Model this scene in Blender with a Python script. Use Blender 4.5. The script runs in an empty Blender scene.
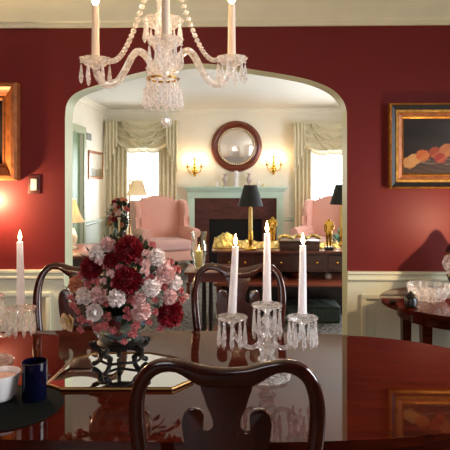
import bpy, bmesh, math, random
from mathutils import Vector, Matrix
random.seed(7)
PI = math.pi
S = bpy.context.scene
COL = S.collection

# ------------------------------------------------------------------ camera / world / light / exposure
CAM = Vector((0.0, -3.33, 1.44)); YAW = math.radians(1.5); F = 520.0; CX = 225.0; HY = 181.0
cd = bpy.data.cameras.new('camera'); cam = bpy.data.objects.new('camera', cd); COL.objects.link(cam)
cam.location = CAM; cam.rotation_euler = (PI/2, 0, YAW)
cd.sensor_width = 36; cd.lens = F/450*36; cd.shift_y = -(225-HY)/450
cd.clip_start = 0.05
S.camera = cam

world = bpy.data.worlds.new('world'); S.world = world; world.use_nodes = True
world.node_tree.nodes['Background'].inputs[0].default_value = (0.9, 0.95, 1.0, 1)
world.node_tree.nodes['Background'].inputs[1].default_value = 3.0

S.view_settings.view_transform = 'Standard'; S.view_settings.look = 'None'
S.view_settings.gamma = 1; S.view_settings.use_curve_mapping = False
S.view_settings.exposure = 0.0
S.cycles.max_bounces = 12; S.cycles.transmission_bounces = 10; S.cycles.transparent_max_bounces = 16
S.cycles.sample_clamp_indirect = 4.0

def area(name, loc, rot, sx, sy, power, color):
    l = bpy.data.lights.new(name, 'AREA'); l.shape = 'RECTANGLE'; l.size = sx; l.size_y = sy; l.energy = power; l.color = color
    o = bpy.data.objects.new(name, l); COL.objects.link(o); o.location = loc; o.rotation_euler = rot; return o
def point(name, loc, power, color, r=0.012):
    l = bpy.data.lights.new(name, 'POINT'); l.energy = power; l.color = color; l.shadow_soft_size = r
    o = bpy.data.objects.new(name, l); COL.objects.link(o); o.location = loc; return o
WARM = (1.0, 0.60, 0.27)
DAY = (0.86, 0.93, 1.0)
YF = 5.79                                   # face of the far living room wall
XL, XR = -2.34, 2.42                        # living room side walls
area('daylight_far_left', (-1.50, YF+0.42, 1.45), (-PI/2, 0, 0), 1.1, 1.9, 140, DAY)
area('daylight_far_right', (1.78, YF+0.42, 1.45), (-PI/2, 0, 0), 1.3, 1.9, 160, DAY)
area('daylight_side', (XR+0.35, 2.7, 1.45), (0, PI/2, 0), 1.8, 2.6, 100, DAY)
area('daylight_dining', (-1.0, -5.45, 1.6), (math.radians(62), 0, 0), 1.6, 1.5, 9, (0.95, 0.96, 1.0)).data.spread = math.radians(110)
area('daylight_dining_side', (2.85, -1.75, 1.5), (0, math.radians(64), 0), 1.5, 1.4, 70, (0.90, 0.95, 1.0)).data.spread = math.radians(115)

# ------------------------------------------------------------------ planning helper: pixel of the photograph -> place at a chosen depth
def at(px, py, Y):
    u = (px-CX)/F; v = (HY-py)/F; c, s = math.cos(YAW), math.sin(YAW)
    dx, dy = -s+u*c, c+u*s; t = (Y-CAM.y)/dy
    return Vector((dx*t, Y, CAM.z+v*t))
def at_x(px, py, X):
    u = (px-CX)/F; v = (HY-py)/F; c, s = math.cos(YAW), math.sin(YAW)
    dx, dy = -s+u*c, c+u*s; t = X/dx
    return Vector((X, CAM.y+dy*t, CAM.z+v*t))
def at_z(px, py, Z):
    u = (px-CX)/F; v = (HY-py)/F; c, s = math.cos(YAW), math.sin(YAW)
    t = (Z-CAM.z)/v
    return Vector(((-s+u*c)*t, CAM.y+(c+u*s)*t, Z))

# ------------------------------------------------------------------ materials
def lin(h):
    h = h.lstrip('#'); out = []
    for i in (0, 2, 4):
        c = int(h[i:i+2], 16)/255; out.append(c/12.92 if c <= .04045 else ((c+.055)/1.055)**2.4)
    return (*out, 1)
def mat(name, col, rough=.5, metal=0, spec=.5, trans=0, ior=1.5, coat=0, var=.08, scale=8, bump=0, bscale=60, sss=0, stretch=(1,1,1), sheen=0):
    m = bpy.data.materials.new(name); m.use_nodes = True; nt = m.node_tree; b = nt.nodes['Principled BSDF']
    c = lin(col) if isinstance(col, str) else col
    b.inputs['Roughness'].default_value = rough; b.inputs['Metallic'].default_value = metal
    b.inputs['Specular IOR Level'].default_value = spec; b.inputs['Transmission Weight'].default_value = trans
    b.inputs['IOR'].default_value = ior; b.inputs['Coat Weight'].default_value = coat; b.inputs['Coat Roughness'].default_value = .08
    b.inputs['Sheen Weight'].default_value = sheen
    if sss: b.inputs['Subsurface Weight'].default_value = sss; b.inputs['Subsurface Radius'].default_value = (.02, .012, .008)
    tc = nt.nodes.new('ShaderNodeTexCoord'); mp = nt.nodes.new('ShaderNodeMapping'); mp.inputs['Scale'].default_value = stretch
    nt.links.new(tc.outputs['Object'], mp.inputs[0])
    if var:
        n = nt.nodes.new('ShaderNodeTexNoise'); n.inputs['Scale'].default_value = scale; n.inputs['Detail'].default_value = 5
        nt.links.new(mp.outputs[0], n.inputs['Vector'])
        r = nt.nodes.new('ShaderNodeValToRGB'); r.color_ramp.elements[0].position = .3; r.color_ramp.elements[1].position = .7
        r.color_ramp.elements[0].color = (*[x*(1-var) for x in c[:3]], 1); r.color_ramp.elements[1].color = (*[min(1, x*(1+var)) for x in c[:3]], 1)
        nt.links.new(n.outputs['Fac'], r.inputs[0]); nt.links.new(r.outputs[0], b.inputs['Base Color'])
    else: b.inputs['Base Color'].default_value = c
    if bump:
        n2 = nt.nodes.new('ShaderNodeTexNoise'); n2.inputs['Scale'].default_value = bscale; nt.links.new(mp.outputs[0], n2.inputs['Vector'])
        bp = nt.nodes.new('ShaderNodeBump'); bp.inputs['Strength'].default_value = bump; bp.inputs['Distance'].default_value = .004
        nt.links.new(n2.outputs['Fac'], bp.inputs['Height']); nt.links.new(bp.outputs[0], b.inputs['Normal'])
    return m
def emit(name, col, strength, transparent=True):
    m = bpy.data.materials.new(name); m.use_nodes = True; nt = m.node_tree; nt.nodes.clear()
    o = nt.nodes.new('ShaderNodeOutputMaterial'); e = nt.nodes.new('ShaderNodeEmission')
    e.inputs[0].default_value = col if not isinstance(col, str) else lin(col); e.inputs[1].default_value = strength
    if transparent:
        t = nt.nodes.new('ShaderNodeBsdfTransparent'); a = nt.nodes.new('ShaderNodeAddShader')
        nt.links.new(e.outputs[0], a.inputs[0]); nt.links.new(t.outputs[0], a.inputs[1]); nt.links.new(a.outputs[0], o.inputs[0])
    else: nt.links.new(e.outputs[0], o.inputs[0])
    return m
def clear_glass(name, tint=(1,1,1,1), rough=.03, gloss=.18):
    """thin clear glass: light passes, with a reflection on top"""
    m = bpy.data.materials.new(name); m.use_nodes = True; nt = m.node_tree; nt.nodes.clear()
    o = nt.nodes.new('ShaderNodeOutputMaterial'); t = nt.nodes.new('ShaderNodeBsdfTransparent'); t.inputs[0].default_value = tint
    g = nt.nodes.new('ShaderNodeBsdfGlossy'); g.inputs['Roughness'].default_value = rough
    fr = nt.nodes.new('ShaderNodeLayerWeight'); fr.inputs[0].default_value = gloss
    mx = nt.nodes.new('ShaderNodeMixShader'); nt.links.new(fr.outputs['Facing'], mx.inputs[0])
    nt.links.new(t.outputs[0], mx.inputs[1]); nt.links.new(g.outputs[0], mx.inputs[2]); nt.links.new(mx.outputs[0], o.inputs[0])
    return m
def shade_mat(name, col, trans=.6):
    m = bpy.data.materials.new(name); m.use_nodes = True; nt = m.node_tree; nt.nodes.clear()
    o = nt.nodes.new('ShaderNodeOutputMaterial'); d = nt.nodes.new('ShaderNodeBsdfDiffuse'); t = nt.nodes.new('ShaderNodeBsdfTranslucent')
    d.inputs[0].default_value = lin(col); t.inputs[0].default_value = lin(col)
    mx = nt.nodes.new('ShaderNodeMixShader'); mx.inputs[0].default_value = trans
    nt.links.new(d.outputs[0], mx.inputs[1]); nt.links.new(t.outputs[0], mx.inputs[2]); nt.links.new(mx.outputs[0], o.inputs[0])
    return m
def attr_mat(name, rough=.5):
    m = bpy.data.materials.new(name); m.use_nodes = True; nt = m.node_tree; b = nt.nodes['Principled BSDF']
    a = nt.nodes.new('ShaderNodeVertexColor'); a.layer_name = 'paint'; nt.links.new(a.outputs[0], b.inputs['Base Color'])
    b.inputs['Roughness'].default_value = rough
    return m
def wood(name, dark, light, rough=.25, coat=.4, spec=.5, scale=(1.5, 14, 14)):
    m = mat(name, dark, rough=rough, coat=coat, spec=spec, var=0); nt = m.node_tree; b = nt.nodes['Principled BSDF']
    tc = nt.nodes.new('ShaderNodeTexCoord'); mp = nt.nodes.new('ShaderNodeMapping'); mp.inputs['Scale'].default_value = scale
    n = nt.nodes.new('ShaderNodeTexNoise'); n.inputs['Scale'].default_value = 3; n.inputs['Detail'].default_value = 6; n.inputs['Distortion'].default_value = .8
    r = nt.nodes.new('ShaderNodeValToRGB'); r.color_ramp.elements[0].position = .3; r.color_ramp.elements[1].position = .75
    r.color_ramp.elements[0].color = lin(dark); r.color_ramp.elements[1].color = lin(light)
    nt.links.new(tc.outputs['Object'], mp.inputs[0]); nt.links.new(mp.outputs[0], n.inputs['Vector']); nt.links.new(n.outputs['Fac'], r.inputs[0])
    nt.links.new(r.outputs[0], b.inputs['Base Color'])
    return m

M = dict(
    red=mat('red_wall_paint', '#631a19', rough=.5, spec=.25, var=.05, scale=3, bump=.05, bscale=200),
    cream=mat('cream_trim_paint', '#d0d2ba', rough=.4, var=.03, bump=.03),
    ceil=mat('ceiling_paint', '#e4e0d4', rough=.8, var=.02),
    jamb=mat('pale_green_jamb_paint', '#b6bb9a', rough=.45, var=.03),
    lwall=mat('ivory_living_wall_paint', '#eee6d4', rough=.7, var=.02),
    lgreen=mat('pale_green_wainscot_paint', '#cfd8c8', rough=.6, var=.02),
    mint=mat('mint_mantel_paint', '#c2d8c6', rough=.4, var=.03),
    doorgreen=mat('sage_green_door_paint', '#7e9670', rough=.5, var=.04),
    floor=wood('dark_oak_floor', '#3a2012', '#5d371f', rough=.35, coat=.2, scale=(8, 1, 8)),
    mahog=wood('polished_mahogany', '#2a0c05', '#4a170a', rough=.035, coat=0, spec=.36),
    chair=wood('chair_mahogany', '#220d08', '#42190d', rough=.18, coat=.3, scale=(10, 10, 2)),
    console=wood('console_mahogany', '#54200f', '#7e3822', rough=.3, coat=.3),
    dark=wood('black_walnut', '#150d0a', '#2a1a12', rough=.3, coat=.3),
    seat=mat('seat_damask', '#7c6a4a', rough=.8, var=.3, scale=40),
    gold=mat('gilt', '#b8843e', rough=.35, metal=.85, var=.3, scale=30, bump=.4, bscale=80),
    giltwood=mat('reddish_gilt_wood', '#9a5c30', rough=.4, metal=.3, var=.3, scale=25, bump=.4, bscale=60),
    brass=mat('brass', '#d9aa4c', rough=.22, metal=1, var=.1),
    foil=mat('gold_foil', '#e0bb72', rough=.3, metal=.8, var=.55, scale=30, bump=1.0, bscale=45),
    black=mat('black_lacquer', '#0e0d0e', rough=.35, var=.1),
    blackshade=mat('black_shade_card', '#16130f', rough=.7, var=.1),
    wax=None,
    cwax=mat('ivory_candle_sleeve', '#ead8c4', rough=.5, var=.03),
    swax=mat('golden_sleeve', '#e6c36c', rough=.45, var=.05),
    ywax=mat('yellow_wax', '#ecdc9c', rough=.5, var=.05),
    crystal=None,
    cobalt=mat('cobalt_glass', '#090c26', rough=.06, trans=.35, var=0),
    porcelain=mat('white_porcelain', '#eae4e2', rough=.2, var=.05),
    figur=mat('painted_porcelain', '#b9a8a4', rough=.25, var=.35, scale=45),
    pink=mat('pink_upholstery', '#dba08d', rough=.85, var=.07, scale=90, sheen=.3),
    cushion=mat('dusty_pink_upholstery', '#d2a299', rough=.85, var=.07, scale=90, sheen=.3),
    drape=mat('ivory_damask_drape', '#dacfae', rough=.7, var=.05, scale=20, sheen=.2),
    brick=None, rug=None,
    mirror=mat('silvered_glass', '#f2f2ee', rough=.015, metal=1, var=0),
    leaf=mat('dark_leaf', '#22321b', rough=.5, var=.4, scale=25),
    stem=mat('green_stem', '#3f5a2c', rough=.6, var=.2),
    dahlia=mat('crimson_petal', '#8c1220', rough=.6, var=.3, scale=40),
    white=mat('white_petal', '#f8ece6', rough=.6, var=.05, scale=40),
    blush=mat('blush_petal', '#e9c2bc', rough=.6, var=.18, scale=60),
    rose=mat('rose_pink_petal', '#cc7474', rough=.6, var=.25, scale=60),
    peach=mat('peach_petal', '#d8946f', rough=.6, var=.2, scale=60),
    butter=mat('cream_petal', '#e8cfa4', rough=.6, var=.12, scale=60),
    pollen=mat('yellow_stamen', '#d9a83c', rough=.7, var=.2),
    bowlpaint=None,
    mat=mat('dark_green_placemat', '#0b100e', rough=.9, spec=.1, var=.2, scale=60),
    inlay=mat('satinwood_stringing', '#8a5a34', rough=.3, var=.1),
    plate=mat('switch_plate', '#4a1512', rough=.4, var=.05),
    glass=clear_glass('window_glass'), hurr=clear_glass('blown_glass', (.95, .95, .9, 1), gloss=.35),
    flame=emit('candle_flame', (1.0, .62, .25, 1), 14), bulb=emit('candle_bulb', (1.0, .74, .42, 1), 16),
    shade=shade_mat('cream_shade_silk', '#fbeed2', .65), tanshade=shade_mat('linen_shade', '#efe2c8', .6),
    wick=mat('wick', '#1a1614', rough=.9, var=0),
    grille=mat('grey_vent_metal', '#8f958f', rough=.5, var=.05),
    box=mat('brown_leather_box', '#4b2a17', rough=.4, var=.2),
    greybox=mat('grey_green_cloth', '#343f3a', rough=.8, var=.35, scale=30),
    paint=attr_mat('oil_paint', .35), pale=mat('ivory_ceramic', '#e5d3ae', rough=.3, var=.06),
    firebox_black=mat('near_black', '#0b0908', rough=.9, var=.2),
)
def brick_mat():
    m = mat('red_brick', '#5b2c22', rough=.8, var=0); nt = m.node_tree; b = nt.nodes['Principled BSDF']
    tc = nt.nodes.new('ShaderNodeTexCoord'); mp = nt.nodes.new('ShaderNodeMapping'); mp.inputs['Rotation'].default_value = (PI/2, 0, 0)
    k = nt.nodes.new('ShaderNodeTexBrick'); k.inputs['Scale'].default_value = 5; k.inputs['Color1'].default_value = lin('#5c2c22'); k.inputs['Color2'].default_value = lin('#482119')
    k.inputs['Mortar'].default_value = lin('#462a22'); k.inputs['Mortar Size'].default_value = .012
    nt.links.new(tc.outputs['Object'], mp.inputs[0]); nt.links.new(mp.outputs[0], k.inputs['Vector']); nt.links.new(k.outputs[0], b.inputs['Base Color'])
    return m
def rug_mat():
    m = mat('patterned_rug', '#8c8a86', rough=.95, var=0); nt = m.node_tree; b = nt.nodes['Principled BSDF']
    tc = nt.nodes.new('ShaderNodeTexCoord'); v = nt.nodes.new('ShaderNodeTexVoronoi'); v.inputs['Scale'].default_value = 34
    n = nt.nodes.new('ShaderNodeTexNoise'); n.inputs['Scale'].default_value = 40; n.inputs['Detail'].default_value = 4
    a = nt.nodes.new('ShaderNodeMath'); a.operation = 'MULTIPLY'
    r = nt.nodes.new('ShaderNodeValToRGB'); r.color_ramp.elements[0].color = lin('#2c2928'); r.color_ramp.elements[1].color = lin('#7c766e')
    r.color_ramp.elements[0].position = .12; r.color_ramp.elements[1].position = .3
    e = r.color_ramp.elements.new(.2); e.color = lin('#56504c')
    nt.links.new(tc.outputs['Object'], v.inputs['Vector']); nt.links.new(tc.outputs['Object'], n.inputs['Vector'])
    nt.links.new(v.outputs['Distance'], a.inputs[0]); nt.links.new(n.outputs['Fac'], a.inputs[1])
    nt.links.new(a.outputs[0], r.inputs[0]); nt.links.new(r.outputs[0], b.inputs['Base Color'])
    return m
def bowl_mat():
    m = mat('famille_rose_porcelain', '#aebdb4', rough=.15, coat=.5, var=0); nt = m.node_tree; b = nt.nodes['Principled BSDF']
    tc = nt.nodes.new('ShaderNodeTexCoord'); v = nt.nodes.new('ShaderNodeTexVoronoi'); v.inputs['Scale'].default_value = 38
    r = nt.nodes.new('ShaderNodeValToRGB'); r.color_ramp.interpolation = 'CONSTANT'
    cs = ['#66776d', '#34493a', '#7b8a80', '#6b3a36', '#566a74', '#97967f']
    while len(r.color_ramp.elements) < 6: r.color_ramp.elements.new(.5)
    for i, e in enumerate(r.color_ramp.elements): e.position = i/6; e.color = lin(cs[i])
    nt.links.new(tc.outputs['Object'], v.inputs['Vector'])
    sp = nt.nodes.new('ShaderNodeSeparateColor'); nt.links.new(v.outputs['Color'], sp.inputs[0])
    nt.links.new(sp.outputs[0], r.inputs[0]); nt.links.new(r.outputs[0], b.inputs['Base Color'])
    return m
def crystal_mat(lo=.13, hi=.52):
    """cut lead crystal: refracts, and a mottled matte white share paints in brightness and sparkle"""
    m = bpy.data.materials.new('cut_crystal'); m.use_nodes = True; nt = m.node_tree; nt.nodes.clear()
    o = nt.nodes.new('ShaderNodeOutputMaterial'); g = nt.nodes.new('ShaderNodeBsdfGlass'); g.inputs['IOR'].default_value = 1.5; g.inputs['Roughness'].default_value = .04
    t = nt.nodes.new('ShaderNodeBsdfTransparent'); d = nt.nodes.new('ShaderNodeBsdfTranslucent'); df = nt.nodes.new('ShaderNodeBsdfDiffuse')
    for n in (d, df): n.inputs[0].default_value = (.95, .94, .93, 1)  # matte white that paints brightness into the crystal
    m1 = nt.nodes.new('ShaderNodeMixShader'); m1.inputs[0].default_value = .5; nt.links.new(d.outputs[0], m1.inputs[1]); nt.links.new(df.outputs[0], m1.inputs[2])
    m2 = nt.nodes.new('ShaderNodeMixShader'); m2.inputs[0].default_value = .62; nt.links.new(g.outputs[0], m2.inputs[1]); nt.links.new(t.outputs[0], m2.inputs[2])
    tc = nt.nodes.new('ShaderNodeTexCoord'); v = nt.nodes.new('ShaderNodeTexVoronoi'); v.inputs['Scale'].default_value = 70
    rp = nt.nodes.new('ShaderNodeMapRange'); rp.inputs['To Min'].default_value = lo; rp.inputs['To Max'].default_value = hi
    sp = nt.nodes.new('ShaderNodeSeparateColor'); nt.links.new(tc.outputs['Object'], v.inputs['Vector']); nt.links.new(v.outputs['Color'], sp.inputs[0]); nt.links.new(sp.outputs[0], rp.inputs['Value'])
    m3 = nt.nodes.new('ShaderNodeMixShader'); nt.links.new(rp.outputs[0], m3.inputs[0]); nt.links.new(m2.outputs[0], m3.inputs[1]); nt.links.new(m1.outputs[0], m3.inputs[2])
    nt.links.new(m3.outputs[0], o.inputs[0]); return m
M['crystal'] = crystal_mat(); M['cut_glass'] = crystal_mat(.03, .34)
M['wax'] = shade_mat('white_wax', '#faf7f8', .5)
M['pale_mirror'] = mat('pale_mirror_glass', '#efe6de', rough=.10, metal=.72, var=.06, scale=6)  # pale, part-matte mirror: brightness of the reflected room put into its colour
M['console2'] = wood('dark_console_mahogany', '#35140a', '#552415', rough=.3, coat=.2); M['shelf'] = wood('lit_red_mahogany', '#7a3522', '#9c5238', rough=.4, coat=.2)  # shelf wood lightened, light falling on it put into the colour
M['ebony'] = mat('ebonised_wood', '#0d0806', rough=.55, spec=.25, var=.2)
M['agilt'] = mat('antique_gilt', '#6a4d2a', rough=.4, metal=.9, var=.2)
M['brick'] = brick_mat(); M['rug'] = rug_mat(); M['bowlpaint'] = bowl_mat()

# ------------------------------------------------------------------ mesh helpers
def obj(name, bm, m, parent=None, loc=None, smooth=True, angle=38):
    bmesh.ops.recalc_face_normals(bm, faces=bm.faces)
    if smooth:
        for f in bm.faces: f.smooth = True
        for e in bm.edges:
            if len(e.link_faces) == 2 and e.calc_face_angle(0) > math.radians(angle): e.smooth = False
    me = bpy.data.meshes.new(name); bm.to_mesh(me); bm.free()
    for x in (m if isinstance(m, (list, tuple)) else [m]): me.materials.append(x)
    o = bpy.data.objects.new(name, me); COL.objects.link(o)
    if parent: o.parent = parent
    if loc is not None: o.location = loc
    return o
def NB(): return bmesh.new()
def tag(o, label, cat, group=None, kind=None):
    o['label'] = label; o['category'] = cat
    if group: o['group'] = group
    if kind: o['kind'] = kind
    return o
def thing(name, label, cat, loc=(0, 0, 0), rz=0, group=None):
    o = bpy.data.objects.new(name, None); o.empty_display_size = .05; COL.objects.link(o); o.location = loc; o.rotation_euler = (0, 0, rz)
    return tag(o, label, cat, group)
def struct(name, bm, m, smooth=True, parent=None):
    o = obj(name, bm, m, parent, smooth=smooth)
    if not parent: o['kind'] = 'structure'
    return o
def copy_tree(o, parent=None):
    c = o.copy(); COL.objects.link(c)
    if parent is not None: c.parent = parent
    for ch in list(o.children): copy_tree(ch, c)
    return c
def dup(o, label, loc, rz=None, scale=None, group=None):
    c = copy_tree(o); c['label'] = label; c.location = loc
    if rz is not None: c.rotation_euler = (0, 0, rz)
    if scale is not None: c.scale = (scale,)*3 if not isinstance(scale, tuple) else scale
    if group: c['group'] = group
    return c
def box(bm, a, b, bev=0, seg=2):
    x0, y0, z0 = a; x1, y1, z1 = b
    vs = [bm.verts.new(p) for p in ((x0,y0,z0),(x1,y0,z0),(x1,y1,z0),(x0,y1,z0),(x0,y0,z1),(x1,y0,z1),(x1,y1,z1),(x0,y1,z1))]
    fs = [bm.faces.new([vs[i] for i in q]) for q in ((3,2,1,0),(4,5,6,7),(0,1,5,4),(1,2,6,5),(2,3,7,6),(3,0,4,7))]
    if bev:
        es = {e for f in fs for e in f.edges}
        bmesh.ops.bevel(bm, geom=list(es), offset=bev, segments=seg, affect='EDGES', profile=.6)
def lathe(bm, prof, c=(0, 0, 0), seg=24, flute=0, nfl=0):
    rings = []
    for r, z in prof:
        if r < 1e-5: rings.append([bm.verts.new((c[0], c[1], c[2]+z))]); continue
        ring = []
        for k in range(seg):
            t = 2*PI*k/seg; rr = r*(1+flute*math.cos(nfl*t)) if flute else r
            ring.append(bm.verts.new((c[0]+rr*math.cos(t), c[1]+rr*math.sin(t), c[2]+z)))
        rings.append(ring)
    for A, B in zip(rings, rings[1:]):
        if len(A) == 1 and len(B) == 1: continue
        for k in range(seg):
            k2 = (k+1) % seg
            if len(A) == 1: bm.faces.new((A[0], B[k], B[k2]))
            elif len(B) == 1: bm.faces.new((A[k], A[k2], B[0]))
            else: bm.faces.new((A[k], A[k2], B[k2], B[k]))
    for R, fl in ((rings[0], 1), (rings[-1], 0)):
        if len(R) > 2: bm.faces.new(R[::-1] if fl else R)
def tube(bm, pts, rad, seg=10, flat=1.0, up=None):
    pts = [Vector(p) for p in pts]; n = len(pts)
    rad = [rad]*n if not isinstance(rad, (list, tuple)) else rad
    prev = Vector(up) if up else None; rings = []
    for i, p in enumerate(pts):
        t = (pts[min(i+1, n-1)]-pts[max(i-1, 0)]).normalized()
        if prev is None: prev = Vector((0, 0, 1)) if abs(t.z) < .9 else Vector((1, 0, 0))
        nrm = (prev-t*prev.dot(t)).normalized(); bi = t.cross(nrm); prev = nrm
        rings.append([bm.verts.new(p+(nrm*math.cos(2*PI*k/seg)*flat+bi*math.sin(2*PI*k/seg))*rad[i]) for k in range(seg)])
    for A, B in zip(rings, rings[1:]):
        for k in range(seg): bm.faces.new((A[k], A[(k+1) % seg], B[(k+1) % seg], B[k]))
    bm.faces.new(rings[0][::-1]); bm.faces.new(rings[-1])
def ball(bm, c, r, sc=(1, 1, 1), seg=12):
    mt = Matrix.Translation(c) @ Matrix.Diagonal((r*sc[0], r*sc[1], r*sc[2], 1))
    bmesh.ops.create_uvsphere(bm, u_segments=seg, v_segments=max(6, seg*2//3), radius=1, matrix=mt)
def spline(pts, n=6, closed=False):
    P = [Vector(p) for p in pts]; out = []; L = len(P)
    for i in range(L if closed else L-1):
        p0 = P[(i-1) % L] if closed or i > 0 else P[0]*2-P[1]
        p1 = P[i]; p2 = P[(i+1) % L]; p3 = P[(i+2) % L] if closed or i+2 < L else P[-1]*2-P[-2]
        for k in range(n):
            t = k/n
            out.append(.5*((2*p1)+(p2-p0)*t+(2*p0-5*p1+4*p2-p3)*t*t+(3*p1-p0-3*p2+p3)*t**3))
    if not closed: out.append(P[-1])
    return out
def slab(bm, outline, frame, depth, bev=0, seg=2):
    """outline of 2d points, frame(u, v, w) -> 3d, extruded along w by depth"""
    A = [bm.verts.new(frame(u, v, 0)) for u, v in outline]; B = [bm.verts.new(frame(u, v, depth)) for u, v in outline]
    n = len(A); fa = bm.faces.new(A[::-1]); fb = bm.faces.new(B)
    for i in range(n): bm.faces.new((A[i], A[(i+1) % n], B[(i+1) % n], B[i]))
    if bev:
        bmesh.ops.bevel(bm, geom=list(fa.edges)+list(fb.edges), offset=bev, segments=seg, affect='EDGES', profile=.6, clamp_overlap=True)
    return fa, fb
def grid(bm, f, nu, nv):
    V = [[bm.verts.new(f(i/nu, j/nv)) for i in range(nu+1)] for j in range(nv+1)]
    for j in range(nv):
        for i in range(nu): bm.faces.new((V[j][i], V[j][i+1], V[j+1][i+1], V[j+1][i]))
def solid(o, t):
    md = o.modifiers.new('thickness', 'SOLIDIFY'); md.thickness = t; md.offset = 0; return o

# ------------------------------------------------------------------ the setting: dining room
WT = .155                                   # thickness of the wall between the rooms
CEIL = 2.64; DX0, DX1, DY0 = -2.45, 2.45, -5.2
b = NB(); box(b, (DX0-.1, DY0-.1, -.1), (DX1+.1, YF+.1, 0)); struct('floor', b, M['floor'], False)
b = NB(); box(b, (DX0-.1, DY0-.1, CEIL), (DX1+.1, WT, CEIL+.1)); struct('ceiling', b, M['ceil'], False)
b = NB(); box(b, (DX0-.1, DY0-.1, 0), (DX0, WT, CEIL)); struct('wall_left', b, M['red'], False)
b = NB(); SY = (-2.5, -1.0)
box(b, (DX1, DY0-.1, 0), (DX1+.1, SY[0], CEIL)); box(b, (DX1, SY[1], 0), (DX1+.1, WT, CEIL)); box(b, (DX1, SY[0], 0), (DX1+.1, SY[1], .75)); box(b, (DX1, SY[0], 2.2), (DX1+.1, SY[1], CEIL))
struct('wall_right', b, M['red'], False)
b = NB()
for y in (-2.5, -1.77, -1.05): box(b, (DX1+.03, y, .75), (DX1+.08, y+.05, 2.2))
for z in (.75, 1.45, 2.15): box(b, (DX1+.03, -2.45, z), (DX1+.08, -1.05, z+.05))
struct('window_5', b, M['cream'], False)
b = NB()                                    # wall behind the camera with its window opening
for p, q in (((DX0, 0), (-1.8, CEIL)), ((-.2, 0), (DX1, CEIL)), ((-1.8, 0), (-.2, .85)), ((-1.8, 2.35), (-.2, CEIL))):
    box(b, (p[0], DY0-.1, p[1]), (q[0], DY0, q[1]))
struct('wall_back', b, M['red'], False)
b = NB()
for x in (-1.8, -1.03, -.25): box(b, (x, DY0-.08, .85), (x+.05, DY0-.03, 2.35))
for z in (.85, 1.58, 2.30): box(b, (-1.8, DY0-.08, z), (-.2, DY0-.03, z+.05))
struct('window_3', b, M['cream'], False)

arch_px = [(65, 118), (66.5, 105), (72, 96), (82, 90), (94, 86), (118, 78), (150, 70), (178, 65), (200, 63.5), (226, 65.5), (260, 70.5),
           (298, 77), (319, 83), (333, 90), (342, 99), (346.3, 109), (347, 122)]
arch = [at(x, y, 0) for x, y in arch_px]
AX0, AX1 = arch[0].x, arch[-1].x
curve = [(p.x, p.z) for p in spline([(AX0, .9, 0)]+[(p.x, p.z, 0) for p in arch]+[(AX1, .9, 0)], 4)] if False else None
sp = spline([(p.x, p.z, 0) for p in arch], 5)
hole = [(AX0, 0)]+[(p.x, p.y) for p in sp]+[(AX1, 0)]
outline = [(DX0, 0)]+hole+[(DX1, 0), (DX1, CEIL), (DX0, CEIL)]
b = NB(); slab(b, outline, lambda u, v, w: (u, w, v), WT)
w = struct('wall_front', b, [M['red'], M['lwall'], M['jamb']], True)
for f in w.data.polygons:
    n = f.normal
    f.material_index = 0 if n.y < -.5 else 1 if n.y > .5 else 2
# chair rail, wainscot, baseboards, cornice of the front wall
RZ = at(200, 270.3, 0).z
def rail(bm, x0, x1, z, y0=0.0, d=-1, k=1.0):
    prof = [(0, 0), (.034, 0), (.034, -.014), (.022, -.022), (.022, -.036), (.03, -.042), (.03, -.052), (.014, -.066), (.012, -.085), (0, -.085)]
    A = [bm.verts.new((x0, y0+d*p*k, z+q*k)) for p, q in prof]; B = [bm.verts.new((x1, y0+d*p*k, z+q*k)) for p, q in prof]
    n = len(A)
    for i in range(n): bm.faces.new((A[i], A[(i+1) % n], B[(i+1) % n], B[i]))
    bm.faces.new(A); bm.faces.new(B[::-1])
for i, (x0, x1) in enumerate(((DX0, AX0), (AX1, DX1))):
    b = NB(); rail(b, x0, x1, RZ); struct('trim_%d' % (i+1), b, M['cream'])
    b = NB(); box(b, (x0, -.011, .14), (x1, -.0005, RZ-.0855)); wb = struct('trim_%d' % (i+3), b, M['cream'], False)
    # raised frames of the wainscot panels
    b = NB(); px = AX0-.085 if i == 0 else AX1+.085; sgn = -1 if i == 0 else 1
    for k in range(2):
        a0, a1 = sorted((px, px+sgn*.86)); px += sgn*.98; t, z0, z1 = .032, .24, RZ-.14
        for p, q in (((a0, z0), (a1, z0+t)), ((a0, z1-t), (a1, z1)), ((a0, z0+t), (a0+t, z1-t)), ((a1-t, z0+t), (a1, z1-t))):
            box(b, (p[0], -.030, p[1]), (q[0], -.0115, q[1]), .006, 2)
        box(b, (a0+.09, -.019, z0+.09), (a1-.09, -.0115, z1-.09), .006, 1)
    struct('trim_%d' % (i+5), b, M['cream'])
    b = NB(); box(b, (x0, -.022, 0), (x1, -.0005, .139), .006); struct('baseboard_%s' % ('left', 'right')[i], b, M['cream'])
CZ = at(225, 27, 0).z
def cornice(bm, x0, x1, ywall, zb, zt, d=-1, proj=.12):
    h = zt-zb
    prof = [(0, 0), (.018, 0), (.018, .03), (.03, .035), (.035, .06)]+[(.035+(proj-.055)*(1-math.cos(t)), .06+(h-.09)*math.sin(t)) for t in [k*PI/2/6 for k in range(1, 7)]]+[(proj, h-.03), (proj, h), (0, h)]
    A = [bm.verts.new((x0, ywall+d*p, zb+q)) for p, q in prof]; B = [bm.verts.new((x1, ywall+d*p, zb+q)) for p, q in prof]
    n = len(A)
    for i in range(n): bm.faces.new((A[i], A[(i+1) % n], B[(i+1) % n], B[i]))
    bm.faces.new(A); bm.faces.new(B[::-1])
b = NB(); cornice(b, DX0, DX1, 0, CZ, CEIL); struct('trim_7', b, M['cream'])

# ------------------------------------------------------------------ the setting: living room
LC = 2.70
b = NB(); box(b, (XL-.1, WT, LC), (XR+.1, YF+.1, LC+.1)); struct('ceiling.001', b, M['ceil'], False)
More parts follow.
